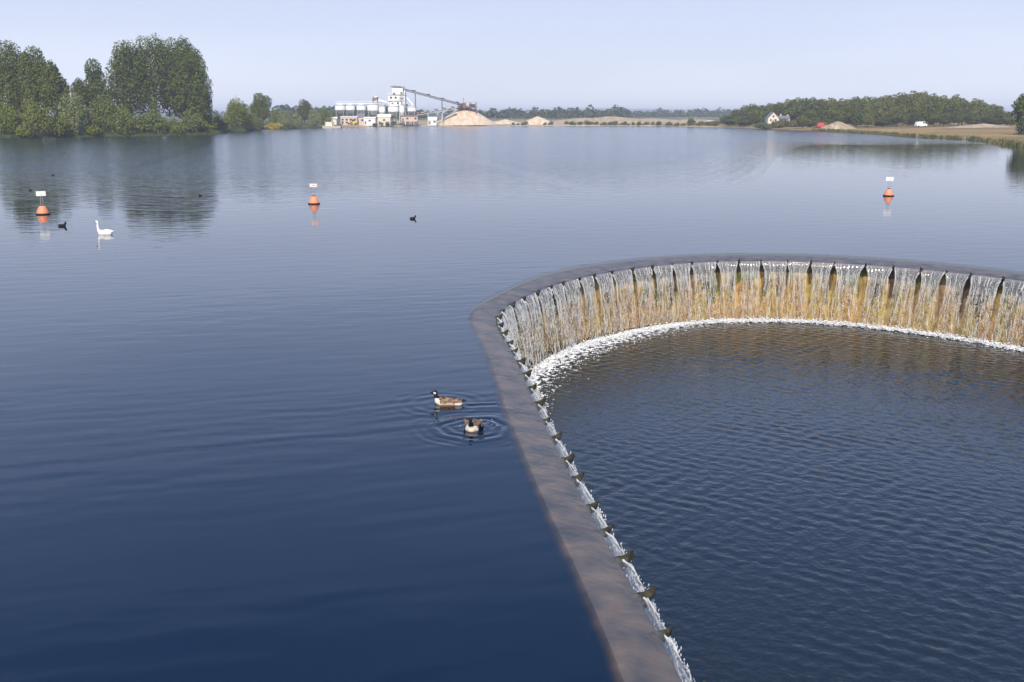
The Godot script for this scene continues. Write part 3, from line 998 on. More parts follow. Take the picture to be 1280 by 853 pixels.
func make_loader(at: Vector3, turn: float, label: String):
	var o := base("wheel_loader", at, turn, label, "loader")
	boxpart("body", M.yellow, o, 0.6, 1.5, 0, 3.2, 1.2, 2.0)
	boxpart("cab", M.dark_glass, o, -0.3, 2.7, 0, 1.4, 1.4, 1.5)
	boxpart("cab_roof", M.yellow, o, -0.3, 3.46, 0, 1.6, 0.14, 1.7)
	for q in [[1.4, 1.0], [1.4, -1.0], [-1.4, 1.0], [-1.4, -1.0]]:
		var mb := MB.new()
		mb.tube([Vector3(q[0], 0.75, q[1] - 0.28), Vector3(q[0], 0.75, q[1] + 0.28)], [0.78, 0.78], 14)
		var w := part("wheel", mb.mesh(), M.rubber, o)
		mb = MB.new()
		mb.tube([Vector3(q[0], 0.75, q[1] - 0.31), Vector3(q[0], 0.75, q[1] + 0.31)], [0.36, 0.36], 10)
		part("rim", mb.mesh(), M.yellow, w)
	barpart("arm", M.yellow, o, Vector3(-0.8, 1.7, 0.6), Vector3(-2.9, 0.9, 0.6), 0.26)
	barpart("arm", M.yellow, o, Vector3(-0.8, 1.7, -0.6), Vector3(-2.9, 0.9, -0.6), 0.26)
	var mb2 := MB.new()
	mb2.box(Vector3(0.9, 0.9, 2.5), Transform3D(Basis(Vector3(0, 0, 1), 0.4), Vector3(-3.2, 0.75, 0)), 1.2)
	part("bucket", mb2.mesh(), M.dark_steel, o)

func make_pontoon():
	var o := base("moored_pontoon", Vector3(-100.8, 0, -570), 0.0, "flat work pontoon with mast and sloping stays moored off the willows", "pontoon")
	var mb := MB.new()
	mb.box(Vector3(10.6, 1.5, 4.0), Transform3D(Basis(Vector3(1, 0, 0), PI), Vector3(0, 0.35, 0)), 0.9)
	part("hull", mb.mesh(), M.pale_steel, o)
	boxpart("deck", M.sand, o, 0, 1.14, 0, 10.4, 0.08, 3.8)
	boxpart("cabin", M.cream, o, -1.4, 2.3, -0.5, 4.6, 2.2, 2.4)
	boxpart("engine_box", M.dark_steel, o, 4.0, 1.75, 0, 2.2, 1.15, 2.4)
	barpart("mast", M.dark_steel, o, Vector3(0.4, 1.1, 0.9), Vector3(0.4, 5.6, 0.9), 0.3)
	for s: float in [-1.0, 1.0]:
		mb = MB.new()
		mb.box(Vector3(4.4, 0.18, 3.4), Transform3D(Basis(Vector3(0, 0, 1), -0.3 * s), Vector3(0.4 + 2.1 * s, 4.95, 0)))
		part("canopy", mb.mesh(), M.slate, o)
	for q in [[-3.7, 1.4], [4.5, 1.4], [-3.7, -1.4], [4.5, -1.4]]:
		barpart("post", M.steel, o, Vector3(q[0], 1.1, q[1]), Vector3(q[0], 4.4, q[1]), 0.14)

func make_house():
	var o := base("country_house", Vector3(139.5, 2.2, -547), 0.0, "cream gabled country house with pinkish wing against the wood", "house")
	o.scale = Vector3.ONE * 0.76
	var mb := MB.new()
	mb.at(0, 1.9, 0, 7.6, 4.6, 8.0)
	mb.tri(Vector3(-3.8, 4.2, 4.0), Vector3(0, 8.3, 4.0), Vector3(3.8, 4.2, 4.0))
	mb.tri(Vector3(3.8, 4.2, -4.0), Vector3(0, 8.3, -4.0), Vector3(-3.8, 4.2, -4.0))
	part("wall", mb.mesh(), M.cream, o)
	for s: float in [-1.0, 1.0]:
		mb = MB.new()
		mb.box(Vector3(5.9, 0.2, 8.5), Transform3D(Basis(Vector3(0, 0, 1), -0.82 * s), Vector3(2.05 * s, 6.35, 0)))
		part("roof_slope", mb.mesh(), M.slate, o)
	mb = MB.new()
	mb.at(7.9, 1.9, -0.5, 8.2, 4.6, 6.0)
	part("wing", mb.mesh(), M.pink_wall, o)
	for s: float in [-1.0, 1.0]:
		mb = MB.new()
		mb.box(Vector3(8.6, 0.2, 4.0), Transform3D(Basis(Vector3(1, 0, 0), 0.5 * s), Vector3(8.0, 5.0, -0.5 + 1.65 * s)))
		part("wing_roof", mb.mesh(), M.slate, o)
	boxpart("chimney", M.pink_wall, o, 6.2, 6.2, -0.6, 0.9, 2.2, 0.9)
	boxpart("chimney", M.pink_wall, o, 11.0, 6.0, -0.6, 0.8, 1.8, 0.8)
	for q in [[-1.7, 3.0, 4.03], [1.7, 3.0, 4.03], [0.0, 5.6, 4.03], [5.6, 3.0, 2.53], [8.0, 3.0, 2.53], [10.4, 3.0, 2.53]]:
		var wn := boxpart("window", M.dark_glass, o, q[0], q[1], q[2], 1.1, 1.3, 0.08)
		boxpart("sill", M.white, wn, q[0], q[1] - 0.72, q[2] + 0.05, 1.3, 0.12, 0.2)
	boxpart("door", M.slate, o, 0, 0.9, 4.04, 1.1, 2.1, 0.08)
	make_porch()

func make_porch():
	var o := base("timber_garage", Vector3(144.0, 2.0, -540), 0.0, "small orange-brown timber garage in front of the country house", "garage")
	boxpart("wall", M.orange_wood, o, 0, 1.4, 0, 3.6, 3.6, 4.0)
	var mb := MB.new()
	mb.box(Vector3(4.2, 0.2, 4.6), Transform3D(Basis(Vector3(1, 0, 0), 0.12), Vector3(0, 3.35, 0)))
	part("roof", mb.mesh(), M.slate, o)
	boxpart("door", M.white, o, 0, 1.0, 2.04, 2.4, 2.0, 0.08)

func make_van(at: Vector3, turn: float, label: String, paint: Material, called: String, cat: String):
	var o := base(called, at, turn, label, cat)
	var mb := MB.new()
	mb.box(Vector3(5.4, 1.0, 2.0), Transform3D(Basis(), Vector3(0, 0.9, 0)))
	mb.box(Vector3(4.2, 1.1, 1.9), Transform3D(Basis(), Vector3(-0.4, 1.93, 0)), 0.88)
	part("body", mb.mesh(), paint, o)
	boxpart("windscreen", M.dark_glass, o, 1.55, 1.9, 0, 0.1, 0.7, 1.6)
	boxpart("side_window", M.dark_glass, o, 0.9, 1.95, 0.93, 1.0, 0.6, 0.06)
	for q in [[1.7, 0.9], [1.7, -0.9], [-1.7, 0.9], [-1.7, -0.9]]:
		mb = MB.new()
		mb.tube([Vector3(q[0], 0.38, q[1] - 0.14), Vector3(q[0], 0.38, q[1] + 0.14)], [0.38, 0.38], 12)
		part("wheel", mb.mesh(), M.rubber, o)

# ---------------------------------------------------------------- scene
func thin_cloud() -> ImageTexture:
	# faint streaks of high cloud all round the sky
	var f := FastNoiseLite.new()
	f.seed = 71
	f.frequency = 1.3
	f.fractal_octaves = 4
	var img := Image.create(1024, 512, false, Image.FORMAT_RGBA8)
	for y in 256:
		var up := (0.5 - (y + 0.5) / 512.0) * PI
		for x in 1024:
			var a := (x + 0.5) / 1024.0 * TAU
			var n := f.get_noise_3d(cos(a) * cos(up), sin(up) * 7.0, sin(a) * cos(up))
			img.set_pixel(x, y, Color(0.85, 0.86, 0.9, clampf(0.03 + 0.13 * n, 0.0, 0.2)))
	return ImageTexture.create_from_image(img)

func make_materials():
	for q in [["bark", 0.12, 0.09, 0.065], ["white", 0.78, 0.77, 0.74], ["white_metal", 0.8, 0.8, 0.77], ["cream", 0.7, 0.64, 0.5], ["pink_wall", 0.6, 0.47, 0.39], ["slate", 0.16, 0.15, 0.17], ["steel", 0.34, 0.33, 0.32], ["pale_steel", 0.52, 0.49, 0.44], ["dark_steel", 0.085, 0.075, 0.07], ["rust", 0.24, 0.13, 0.075], ["yellow", 0.7, 0.5, 0.04], ["rubber", 0.025, 0.025, 0.025], ["orange_wood", 0.55, 0.3, 0.13], ["sign_red", 0.6, 0.06, 0.06], ["red_paint", 0.42, 0.09, 0.08], ["faint_grey", 0.5, 0.5, 0.5]]:
		mat(q[0], q[1], q[2], q[3], 0.75)
	mat("dark_glass", 0.02, 0.025, 0.03, 0.15, 0.5)
	mat("buoy", 0.72, 0.25, 0.12, 0.5)
	var m := mat("leaf", 1, 1, 1, 0.7, 0.3)
	m.vertex_color_use_as_albedo = true
	m.backlight_enabled = true
	m.backlight = Color(0.35, 0.35, 0.2)
	m = mat("feather", 1, 1, 1, 0.8, 0.25)
	m.vertex_color_use_as_albedo = true
	# sand and spoil with grain and streaks
	var grain := noise_image(5, 256, 0.02, 5)
	m = mat("sand", 1, 1, 1, 0.95, 0.2)
	m.albedo_texture = ramp_texture(grain, [[0.2, 0.44, 0.34, 0.22], [0.55, 0.56, 0.44, 0.31], [0.85, 0.63, 0.51, 0.38]])
	m.uv1_triplanar = true; m.uv1_world_triplanar = true; m.uv1_scale = Vector3(0.05, 0.05, 0.05)
	m = mat("spoil", 1, 1, 1, 0.95, 0.2)
	m.albedo_texture = ramp_texture(grain, [[0.2, 0.26, 0.19, 0.11], [0.5, 0.46, 0.34, 0.24], [0.62, 0.2, 0.18, 0.09], [0.85, 0.55, 0.43, 0.32]])
	m.uv1_triplanar = true; m.uv1_world_triplanar = true; m.uv1_scale = Vector3(0.03, 0.03, 0.03)
	m = mat("ground", 1, 1, 1, 0.95, 0.2)
	m.vertex_color_use_as_albedo = true
	m.albedo_texture = ramp_texture(noise_image(9, 256, 0.03, 5), [[0.2, 0.55, 0.55, 0.5], [0.55, 0.95, 0.95, 0.95], [0.85, 1.0, 0.95, 0.85]])
	m.uv1_triplanar = true; m.uv1_world_triplanar = true; m.uv1_scale = Vector3(0.06, 0.06, 0.06)
	# wet, stained concrete: crest, wall, splitters
	var blot := noise_image(21, 512, 0.012, 5)
	var crest := mat("crest", 1, 1, 1, 0.7, 0.35)
	crest.albedo_texture = ramp_texture(blot, [[0.15, 0.02, 0.014, 0.008], [0.38, 0.056, 0.037, 0.02], [0.55, 0.077, 0.05, 0.027], [0.7, 0.1, 0.06, 0.03], [0.85, 0.12, 0.084, 0.05]])
	crest.uv1_triplanar = true; crest.uv1_world_triplanar = true; crest.uv1_scale = Vector3(0.16, 0.16, 0.16)
	m = mat("wall", 1, 1, 1, 0.75, 0.35)
	m.vertex_color_use_as_albedo = true
	m.albedo_texture = ramp_texture(noise_image(33, 512, 0.02, 5), [[0.15, 0.5, 0.45, 0.4], [0.5, 0.85, 0.85, 0.85], [0.85, 1.0, 1.0, 1.0]])
	m.uv1_triplanar = true; m.uv1_world_triplanar = true; m.uv1_scale = Vector3(0.45, 0.16, 0.45)
	m = mat("splitter", 1, 1, 1, 0.8, 0.35)
	m.albedo_texture = ramp_texture(blot, [[0.2, 0.012, 0.011, 0.009], [0.5, 0.032, 0.027, 0.02], [0.66, 0.036, 0.036, 0.016], [0.85, 0.07, 0.06, 0.045]])
	m.uv1_triplanar = true; m.uv1_world_triplanar = true; m.uv1_scale = Vector3(0.9, 0.9, 0.9)
	mat("moss", 0.075, 0.09, 0.018, 0.9, 0.2)
	# water
	var rip := ImageTexture.create_from_image(noise_image(41, 1024, 0.016, 3))
	m = mat("lake", 0.0016, 0.007, 0.016, 0.04, 0.354)
	m.heightmap_enabled = true; m.heightmap_texture = rip; m.heightmap_scale = 0.7
	var chop := ImageTexture.create_from_image(noise_image(57, 1024, 0.022, 3))
	m = mat("pool", 0.011, 0.014, 0.016, 0.06, 0.354)
	m.heightmap_enabled = true; m.heightmap_texture = chop; m.heightmap_scale = 1.6
	m = mat("film", 0.9, 0.92, 0.95, 0.06, 0.3)
	m.albedo_color.a = 0.04
	m.transparency = BaseMaterial3D.TRANSPARENCY_ALPHA
	m.heightmap_enabled = true; m.heightmap_texture = chop; m.heightmap_scale = 1.3
	m = mat("glaze", 0.85, 0.87, 0.88, 0.12, 0.4)
	m.albedo_color.a = 0.12
	m.transparency = BaseMaterial3D.TRANSPARENCY_ALPHA
	m = mat("spray", 0.8, 0.8, 0.78, 0.3, 0.5)
	m.albedo_color.a = 0.44
	m.transparency = BaseMaterial3D.TRANSPARENCY_ALPHA
	m = mat("foam", 0.82, 0.82, 0.81, 0.6, 0.4)

func _ready():
	# ---- camera
	var cam := Camera3D.new()
	cam.name = "camera"
	cam.position = Vector3(0, 7.5, 0)
	cam.rotation_degrees = Vector3(-12.838, 0, 0)
	cam.fov = 37.848
	cam.near = 0.1
	cam.far = 12000.0
	add_child(cam)
	cam.current = true
	# ---- sky and exposure
	var we := WorldEnvironment.new()
	we.name = "world_environment"
	var env := Environment.new()
	env.background_mode = Environment.BG_SKY
	var sm := ProceduralSkyMaterial.new()
	sm.sky_top_color = lin(0.01, 0.255, 0.84)
	sm.sky_horizon_color = lin(0.70, 0.735, 0.82)
	sm.sky_curve = 0.28
	sm.ground_horizon_color = lin(0.45, 0.45, 0.45)
	sm.ground_bottom_color = lin(0.12, 0.12, 0.12)
	sm.sun_angle_max = 8.0
	sm.sky_cover = thin_cloud()
	sm.sky_cover_modulate = Color(1, 1, 1)
	var sky := Sky.new()
	sky.sky_material = sm
	env.sky = sky
	env.tonemap_mode = Environment.TONE_MAPPER_LINEAR
	env.tonemap_exposure = 1.18
	env.fog_enabled = true
	env.fog_density = 0.00024
	env.fog_light_color = lin(0.79, 0.81, 0.89)
	env.sdfgi_enabled = true
	env.ssao_enabled = true
	env.ssil_enabled = true
	we.environment = env
	add_child(we)
	# ---- sun, behind the viewer and to the left
	var sun := DirectionalLight3D.new()
	sun.name = "sun"
	sun.light_energy = 1.6
	sun.light_color = Color(1.0, 0.95, 0.86)
	sun.light_angular_distance = 0.6
	sun.shadow_enabled = true
	add_child(sun)
	sun.look_at_from_position(Vector3.ZERO, -Vector3(-0.06, 0.71, 0.70), Vector3.UP)

	noise.seed = 12
	noise.frequency = 0.02
	noise.fractal_octaves = 3
	rng.seed = 1
	for q in 16:
		var a := deg_to_rad(rng.randf_range(-62.0, 72.0)) + 0.2
		var l := 0.19 * pow(5.0, rng.randf())
		var k := TAU / l
		pool_waves.append([sin(a) * k, cos(a) * k, 0.03 * l / TAU, rng.randf() * TAU])
	make_materials()
	make_plan()

	# ---- water
	var hole := outline(func(j): return -wid[j])
	var lk := build_lake(hole)
	var lko := single("lake", lk.mesh(), M.lake, "calm dark blue lake reflecting the pale sky", "lake", "", "structure")
	for k in BANDS + 1:
		var m: StandardMaterial3D = M.lake.duplicate()
		m.heightmap_scale = lerpf(0.7, 8.0, k / float(BANDS)); m.roughness = lerpf(0.04, 0.14, k / float(BANDS))
		part("open_water", build_far_lake(k).mesh(), m, lko)
	var pl := build_pool()
	single("pool", pl.mesh(), M.pool, "choppy dark water in the sunken basin inside the weir", "pool", "", "structure")

	# ---- ground
	var cv := Curve3D.new()
	cv.bake_interval = 1.0
	for j in SHORE.size():
		var a: Array = SHORE[maxi(j - 1, 0)]
		var b: Array = SHORE[mini(j + 1, SHORE.size() - 1)]
		var t := Vector3(b[0] - a[0], 0, b[1] - a[1]) / 7.0
		cv.add_point(Vector3(SHORE[j][0], 0, SHORE[j][1]), -t, t)
	var n := int(cv.get_baked_length() / 4.0)
	for j in n + 1:
		var p := cv.sample_baked(cv.get_baked_length() * j / n)
		shore.append(Vector2(p.x, p.z))
	single("ground", build_ground().mesh(), M.ground, "low grassy and sandy land around the lake", "ground", "", "structure")
	var mb := MB.new()
	for k in 121:
		var a := deg_to_rad(lerpf(-42.0, 42.0, k / 120.0))
		var hgt := 14.0 + 26.0 * ridge(a - 0.075, 0.085) + 12.0 * ridge(a - 0.2, 0.08) + 9.0 * ridge(a + 0.25, 0.1) + 5.0 * noise.get_noise_1d(k * 14.0)
		for q in [[5600.0, 0.0], [5900.0, 0.55], [6300.0, 1.0], [6900.0, 0.7], [7600.0, 0.0]]:
			mb.v.append(Vector3(sin(a) * q[0], 3.0 + hgt * q[1], -cos(a) * q[0])); mb.c.append(Color(0.12, 0.14, 0.08))
	for k in 120:
		for q in 4:
			var a := k * 5 + q
			mb.i.append_array(PackedInt32Array([a, a + 1, a + 5, a + 5, a + 1, a + 6]))
	single("hills", mb.mesh(), M.ground, "faint low hills far beyond the lake", "hills", "", "structure")

	# ---- the weir
	var weir := base("weir", Vector3.ZERO, 0.0, "curved concrete drop weir with a broad submerged crest", "weir")
	mb = MB.new()
	sweep(mb, func(j):
		var w: float = wid[j]
		return [off(j, -w - 0.05, -1.2), off(j, -w, -0.22), off(j, -w + 0.12, -0.14), off(j, -w * 0.75, -0.10), off(j, -w * 0.5, -0.125), off(j, -w * 0.25, -0.17), off(j, -0.10, -0.215), off(j, -0.03, -0.24), off(j, 0.0, -0.29), off(j, 0.0, -0.44), off(j, -0.03, -0.46), off(j, -0.42, -0.5)])
	part("crest", mb.mesh(), M.crest, weir)
	mb = MB.new()
	var hs := 24
	sweep(mb, func(j):
		var pts := []
		for k in hs + 1: pts.append(off(j, -0.40 + 0.03 * noise.get_noise_2d(j * 6.0, k * 40.0), lerpf(-0.49, POOL_Y - 0.7, k / float(hs))))
		return pts)
	mb.c.resize(mb.v.size())
	for k in mb.v.size():
		var p := mb.v[k]
		var s := int(k / (hs + 1)) * STEP
		# rust-orange and yellow stains run down the wall, moss hangs in ragged tufts from the slab
		var n1 := noise.get_noise_2d(s * 26.0, p.y * 5.0)
		var n2 := noise.get_noise_2d(s * 60.0 + 500.0, p.y * 9.0)
		var c := Color(0.50, 0.31, 0.12).lerp(Color(0.46, 0.34, 0.11), clampf(0.5 + 2.2 * n1, 0.0, 1.0)).lerp(Color(0.38, 0.26, 0.17), clampf(1.8 * n2, 0.0, 1.0))
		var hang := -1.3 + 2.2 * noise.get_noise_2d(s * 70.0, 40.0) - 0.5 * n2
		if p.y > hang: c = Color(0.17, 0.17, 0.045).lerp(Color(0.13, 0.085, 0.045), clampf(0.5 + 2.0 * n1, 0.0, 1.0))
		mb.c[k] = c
	mb.u.clear()
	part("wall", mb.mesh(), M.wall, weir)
	# splitters along the lip
	var sp := [splitter_mesh(3), splitter_mesh(4), splitter_mesh(5), splitter_mesh(6)]
	var ms := [moss_mesh(13), moss_mesh(14)]
	var per := int(round(PITCH / STEP))
	var curt := []
	var glz := []
	for k in 10:
		curt.append(curtain(100 + k)); glz.append(glaze(100 + k))
	var fall := base("waterfall", Vector3.ZERO, 0.0, "thin white curtains of water falling from the weir lip into the basin", "waterfall", "", "structure")
	var idx := 0
	var js := [int(1.2 / STEP)]
	rng.seed = 640
	while js[-1] < lip.size() - per - 2: js.append(js[-1] + per + rng.randi_range(-1, 1))
	for at_ in js.size() - 1:
		var j: int = js[at_]
		var gap: int = js[at_ + 1] - j
		var nn := Vector3(nrm[j].x, 0, nrm[j].y)
		var bs := Basis(Vector3.UP.cross(nn), Vector3.UP, nn)
		rng.seed = 900 + j
		var s := part("splitter", sp[idx % 4], M.splitter, weir)
		s.transform = Transform3D(bs.rotated(Vector3.UP, rng.randfn() * 0.06).scaled(Vector3.ONE * rng.randf_range(0.6, 1.05)), off(j, 0.0, -0.15))
		if rng.randf() < 0.13:
			var mo := part("moss", ms[idx % 2], M.moss, s)
			mo.set_meta("kind", "stuff")
		var jc := j + gap / 2
		var mid := (off(j, 0.0, -0.16) + off(j + gap, 0.0, -0.16)) * 0.5
		var tt := (off(j + gap, 0.0, 0.0) - off(j, 0.0, 0.0)).normalized()
		var nc := Vector3(-tt.z, 0, tt.x)
		var bc := Basis(Vector3.UP.cross(nc), Vector3.UP, nc)
		var pick := rng.randi() % 10
		var flip := Vector3(-1, 1, 1) if rng.randf() < 0.5 else Vector3.ONE
		var cu := part("water_curtain", curt[pick], M.spray, fall)
		cu.transform = Transform3D(bc.scaled_local(flip * Vector3(gap * STEP / PITCH, 1, rng.randf_range(0.88, 1.1))), mid.lerp(off(jc, 0.0, -0.16), 0.6))
		var gl := part("clear_sheet", glz[pick], M.glaze, cu)
		idx += 1
	# shallow water running over the crest
	mb = MB.new()
	sweep(mb, func(j):
		var w: float = wid[j]
		var pts := []
		var m := 14
		var w0 := 1.0 - 0.228 / w
		for k in m + 1:
			var t := lerpf(1.0 - w0, 1.0, k / float(m))
			var p := off(j, -w * (1.0 - t), 0.0)
			p.y = lake_height(p.x, p.z) * (1.0 - t * t) - 0.17 * pow(t, 1.6)
			pts.append(p)
		pts.append(off(j, 0.035, -0.2)); pts.append(off(j, 0.065, -0.25)); pts.append(off(j, 0.09, -0.33))
		return pts)
	mb.u.clear()
	for k in mb.v.size():
		mb.u.append(Vector2(mb.v[k].x, mb.v[k].z) / 7.0)
	var sh := single("shallow_water", mb.mesh(), M.film, "thin clear water sliding over the weir crest", "water", "", "structure")
	# over the sloping outer edge the water deepens and turns opaque
	for s in 6:
		var e := MB.new()
		sweep(e, func(j):
			var w: float = wid[j]
			var pts := []
			for d in [0.038 * s, 0.038 * (s + 1)]:
				var p := off(j, -w + d, 0.0)
				var t: float = d / w
				p.y = lake_height(p.x, p.z) * (1.0 - t * t) - 0.17 * pow(t, 1.6)
				pts.append(p)
			return pts)
		e.u.clear()
		for k in e.v.size(): e.u.append(ripple_uv(e.v[k].x, e.v[k].z))
		var m: StandardMaterial3D = M.lake.duplicate()
		m.albedo_color.a = [0.93, 0.8, 0.62, 0.43, 0.26, 0.12][s]
		m.transparency = BaseMaterial3D.TRANSPARENCY_ALPHA
		part("edge_water", e.mesh(), m, sh)
	make_foam()
	print("weir done ", Time.get_ticks_msec())
	make_scenery()
	print("done ", Time.get_ticks_msec())

func make_foam():
	rng.seed = 51
	var mb := MB.new()
	for k in 5:
		var t := PI * (k / 4.0)
		for s in 6:
			var a := TAU * s / 6.0
			var r := sin(t) * (1.0 + 0.25 * sin(a * 2.0 + k))
			mb.v.append(Vector3(cos(a) * r, -cos(t) * 0.8, sin(a) * r)); mb.c.append(Color.WHITE)
	for k in 4:
		for s in 6:
			var a := k * 6 + s
			var b := k * 6 + (s + 1) % 6
			mb.i.append_array(PackedInt32Array([a, b, a + 6, b, b + 6, a + 6]))
	var xs: Array[Transform3D] = []
	for j in lip.size() - 1:
		# the band is broad in the tight bend, where two falls meet
		var bend := smoothstep(-33.0, -38.0, lip[j].y) * (1.0 - smoothstep(3.0, 12.0, lip[j].x))
		var n := 130 + int(190 * bend)
		for q in n:
			var d := 0.38 + absf(rng.randfn(0.0, 0.3 + 0.5 * bend))
			if rng.randf() < 0.12: d += rng.randf() * (0.7 + 1.8 * bend)
			var along := rng.randf()
			var p := lip[j].lerp(lip[j + 1], along) + nrm[j] * d
			var clump := noise.get_noise_2d(p.x * 150.0, p.y * 150.0)
			if d > 0.8 and clump < 0.35 * (d - 0.75 - 0.4 * bend): continue
			var s := rng.randf_range(0.013, 0.04) * (0.9 if d < 0.85 else 0.5)
			var y := pool_height(p.x, p.y) + 0.028 + absf(rng.randfn(0.0, 0.09)) * exp(-pow((d - 0.7) / 0.3, 2.0))
			var bs := Basis(Vector3.UP, rng.randf() * TAU).scaled(Vector3(s * rng.randf_range(0.8, 1.8), s * rng.randf_range(0.5, 0.9), s * rng.randf_range(0.8, 1.8)))
			xs.append(Transform3D(bs, Vector3(p.x, y, p.y)))
	var mm := MultiMesh.new()
	mm.transform_format = MultiMesh.TRANSFORM_3D
	mm.mesh = mb.mesh()
	mm.instance_count = xs.size()
	for k in xs.size(): mm.set_instance_transform(k, xs[k])
	var o := MultiMeshInstance3D.new()
	o.name = "foam"
	o.multimesh = mm
	o.material_override = M.foam
	add_child(o)
	tag(o, "band of white foam where the falling water meets the basin", "foam", "", "stuff")

func make_scenery():
	make_buoy(Vector3(-36.1, 0, -76.8), 0.35, "orange buoy with plain white board, near the swan", false)
	make_buoy(Vector3(-17.0, 0, -85.9), 0.1, "orange buoy whose white board has red edging", true)
	make_buoy(Vector3(35.5, 0, -94.5), -0.5, "orange buoy beyond the weir, off the wooded shore", false)
	# birds
	var g1 := single("goose", make_goose(false, "goose"), M.feather, "brown goose resting on the lake with its wings folded", "goose", "geese by the weir")
	g1.position = Vector3(-1.68, -0.01, -25.4); g1.rotation.y = PI - 0.12
	var g2 := single("goose", make_goose(true, "goose"), M.feather, "goose bathing with half-open wings amid rings of ripples", "goose", "geese by the weir")
	g2.position = Vector3(-0.96, -0.03, -23.35); g2.rotation.y = -PI / 2 - 0.1
	rng.seed = 31
	var mb := MB.new()
	for q in 20:
		var a := rng.randf_range(-0.5, 0.9)
		var d := rng.randf_range(0.2, 0.85)
		var p := Vector3(-0.96 + cos(a) * d * (1.0 if rng.randf() < 0.75 else -0.7), 0.02 + 0.32 * d * rng.randf(), -23.35 - sin(a) * d * 0.6)
		var r := rng.randf_range(0.005, 0.011)
		mb.lathe([[0.0, -r], [r * 0.8, -r * 0.5], [r, 0.0], [r * 0.8, r * 0.5], [0.0, r]], 6, p)
	var dr := single("water_drops", mb.mesh(), M.spray, "drops of water thrown up by the bathing goose", "water drops", "", "stuff")
	var swan_caps := [
		[Vector3(-0.32, 0.1, 0), Vector3(0.22, 0.09, 0), 0.17, 0.2, Vector3(1, 0.95, 0.95)],
		[Vector3(-0.1, 0.2, 0.07), Vector3(-0.4, 0.24, 0.06), 0.14, 0.07], [Vector3(-0.1, 0.2, -0.07), Vector3(-0.4, 0.24, -0.06), 0.14, 0.07],
		[Vector3(-0.36, 0.18, 0), Vector3(-0.62, 0.25, 0), 0.1, 0.02],
		[Vector3(0.25, 0.12, 0), Vector3(0.42, 0.24, 0), 0.14, 0.075], [Vector3(0.42, 0.24, 0), Vector3(0.46, 0.5, 0), 0.07, 0.055], [Vector3(0.46, 0.5, 0), Vector3(0.44, 0.76, 0), 0.055, 0.048],
		[Vector3(0.44, 0.76, 0), Vector3(0.5, 0.82, 0), 0.05, 0.06], [Vector3(0.5, 0.82, 0), Vector3(0.56, 0.79, 0), 0.058, 0.04], [Vector3(0.57, 0.78, 0), Vector3(0.68, 0.73, 0), 0.03, 0.014]]
	var swan := single("swan", body_mesh(swan_caps, 0.06, 0.024, func(p): return Color(0.6, 0.2, 0.05) if p.x > 0.585 else Color(0.02, 0.02, 0.02) if p.x > 0.545 and p.y > 0.7 else Color(0.82, 0.81, 0.79)), M.feather, "white swan with upright neck swimming near a buoy", "swan")
	swan.position = Vector3(-26.1, -0.02, -63.7); swan.rotation.y = PI - 0.15
	var coot_caps := [[Vector3(-0.1, 0.03, 0), Vector3(0.06, 0.03, 0), 0.07, 0.085], [Vector3(-0.1, 0.05, 0), Vector3(-0.19, 0.05, 0), 0.05, 0.015], [Vector3(0.1, 0.06, 0), Vector3(0.15, 0.15, 0), 0.05, 0.035], [Vector3(0.15, 0.17, 0), Vector3(0.18, 0.17, 0), 0.042, 0.034], [Vector3(0.2, 0.16, 0), Vector3(0.25, 0.15, 0), 0.018, 0.008]]
	var coot := body_mesh(coot_caps, 0.03, 0.014, func(p): return Color(0.7, 0.68, 0.62) if p.x > 0.205 else Color(0.02, 0.02, 0.022))
	for q in [[-30.9, -68.4, 0.15, 1.5, "dark coot swimming low between the buoy and the swan"], [-7.3, -73.4, 0.2, 1.25, "lone dark coot on open water in line with the weir bend"], [-57.9, -127.0, 0.4, 1.0, "small dark coot far out, off the wooded bank"], [-48.7, -101.5, 2.8, 1.0, "small dark coot beyond the buoy with the plain board"], [-29.4, -94.5, 3.0, 1.0, "small dark coot on the dark reflection of the poplars"]]:
		var c := single("coot", coot, M.feather, q[4], "coot", "coots on the lake")
		c.position = Vector3(q[0], 0.0, q[1]); c.rotation.y = q[2]; c.scale = Vector3.ONE * q[3]
	# trees on the near left bank, each of its own shape
	var hue := {"broad": Color(0.101, 0.125, 0.020), "pointed": Color(0.083, 0.112, 0.020), "poplar": Color(0.092, 0.119, 0.020), "bush": Color(0.141, 0.169, 0.023), "bush2": Color(0.136, 0.165, 0.037), "willow": Color(0.188, 0.216, 0.084), "yellow": Color(0.399, 0.320, 0.039), "round": Color(0.090, 0.104, 0.020)}
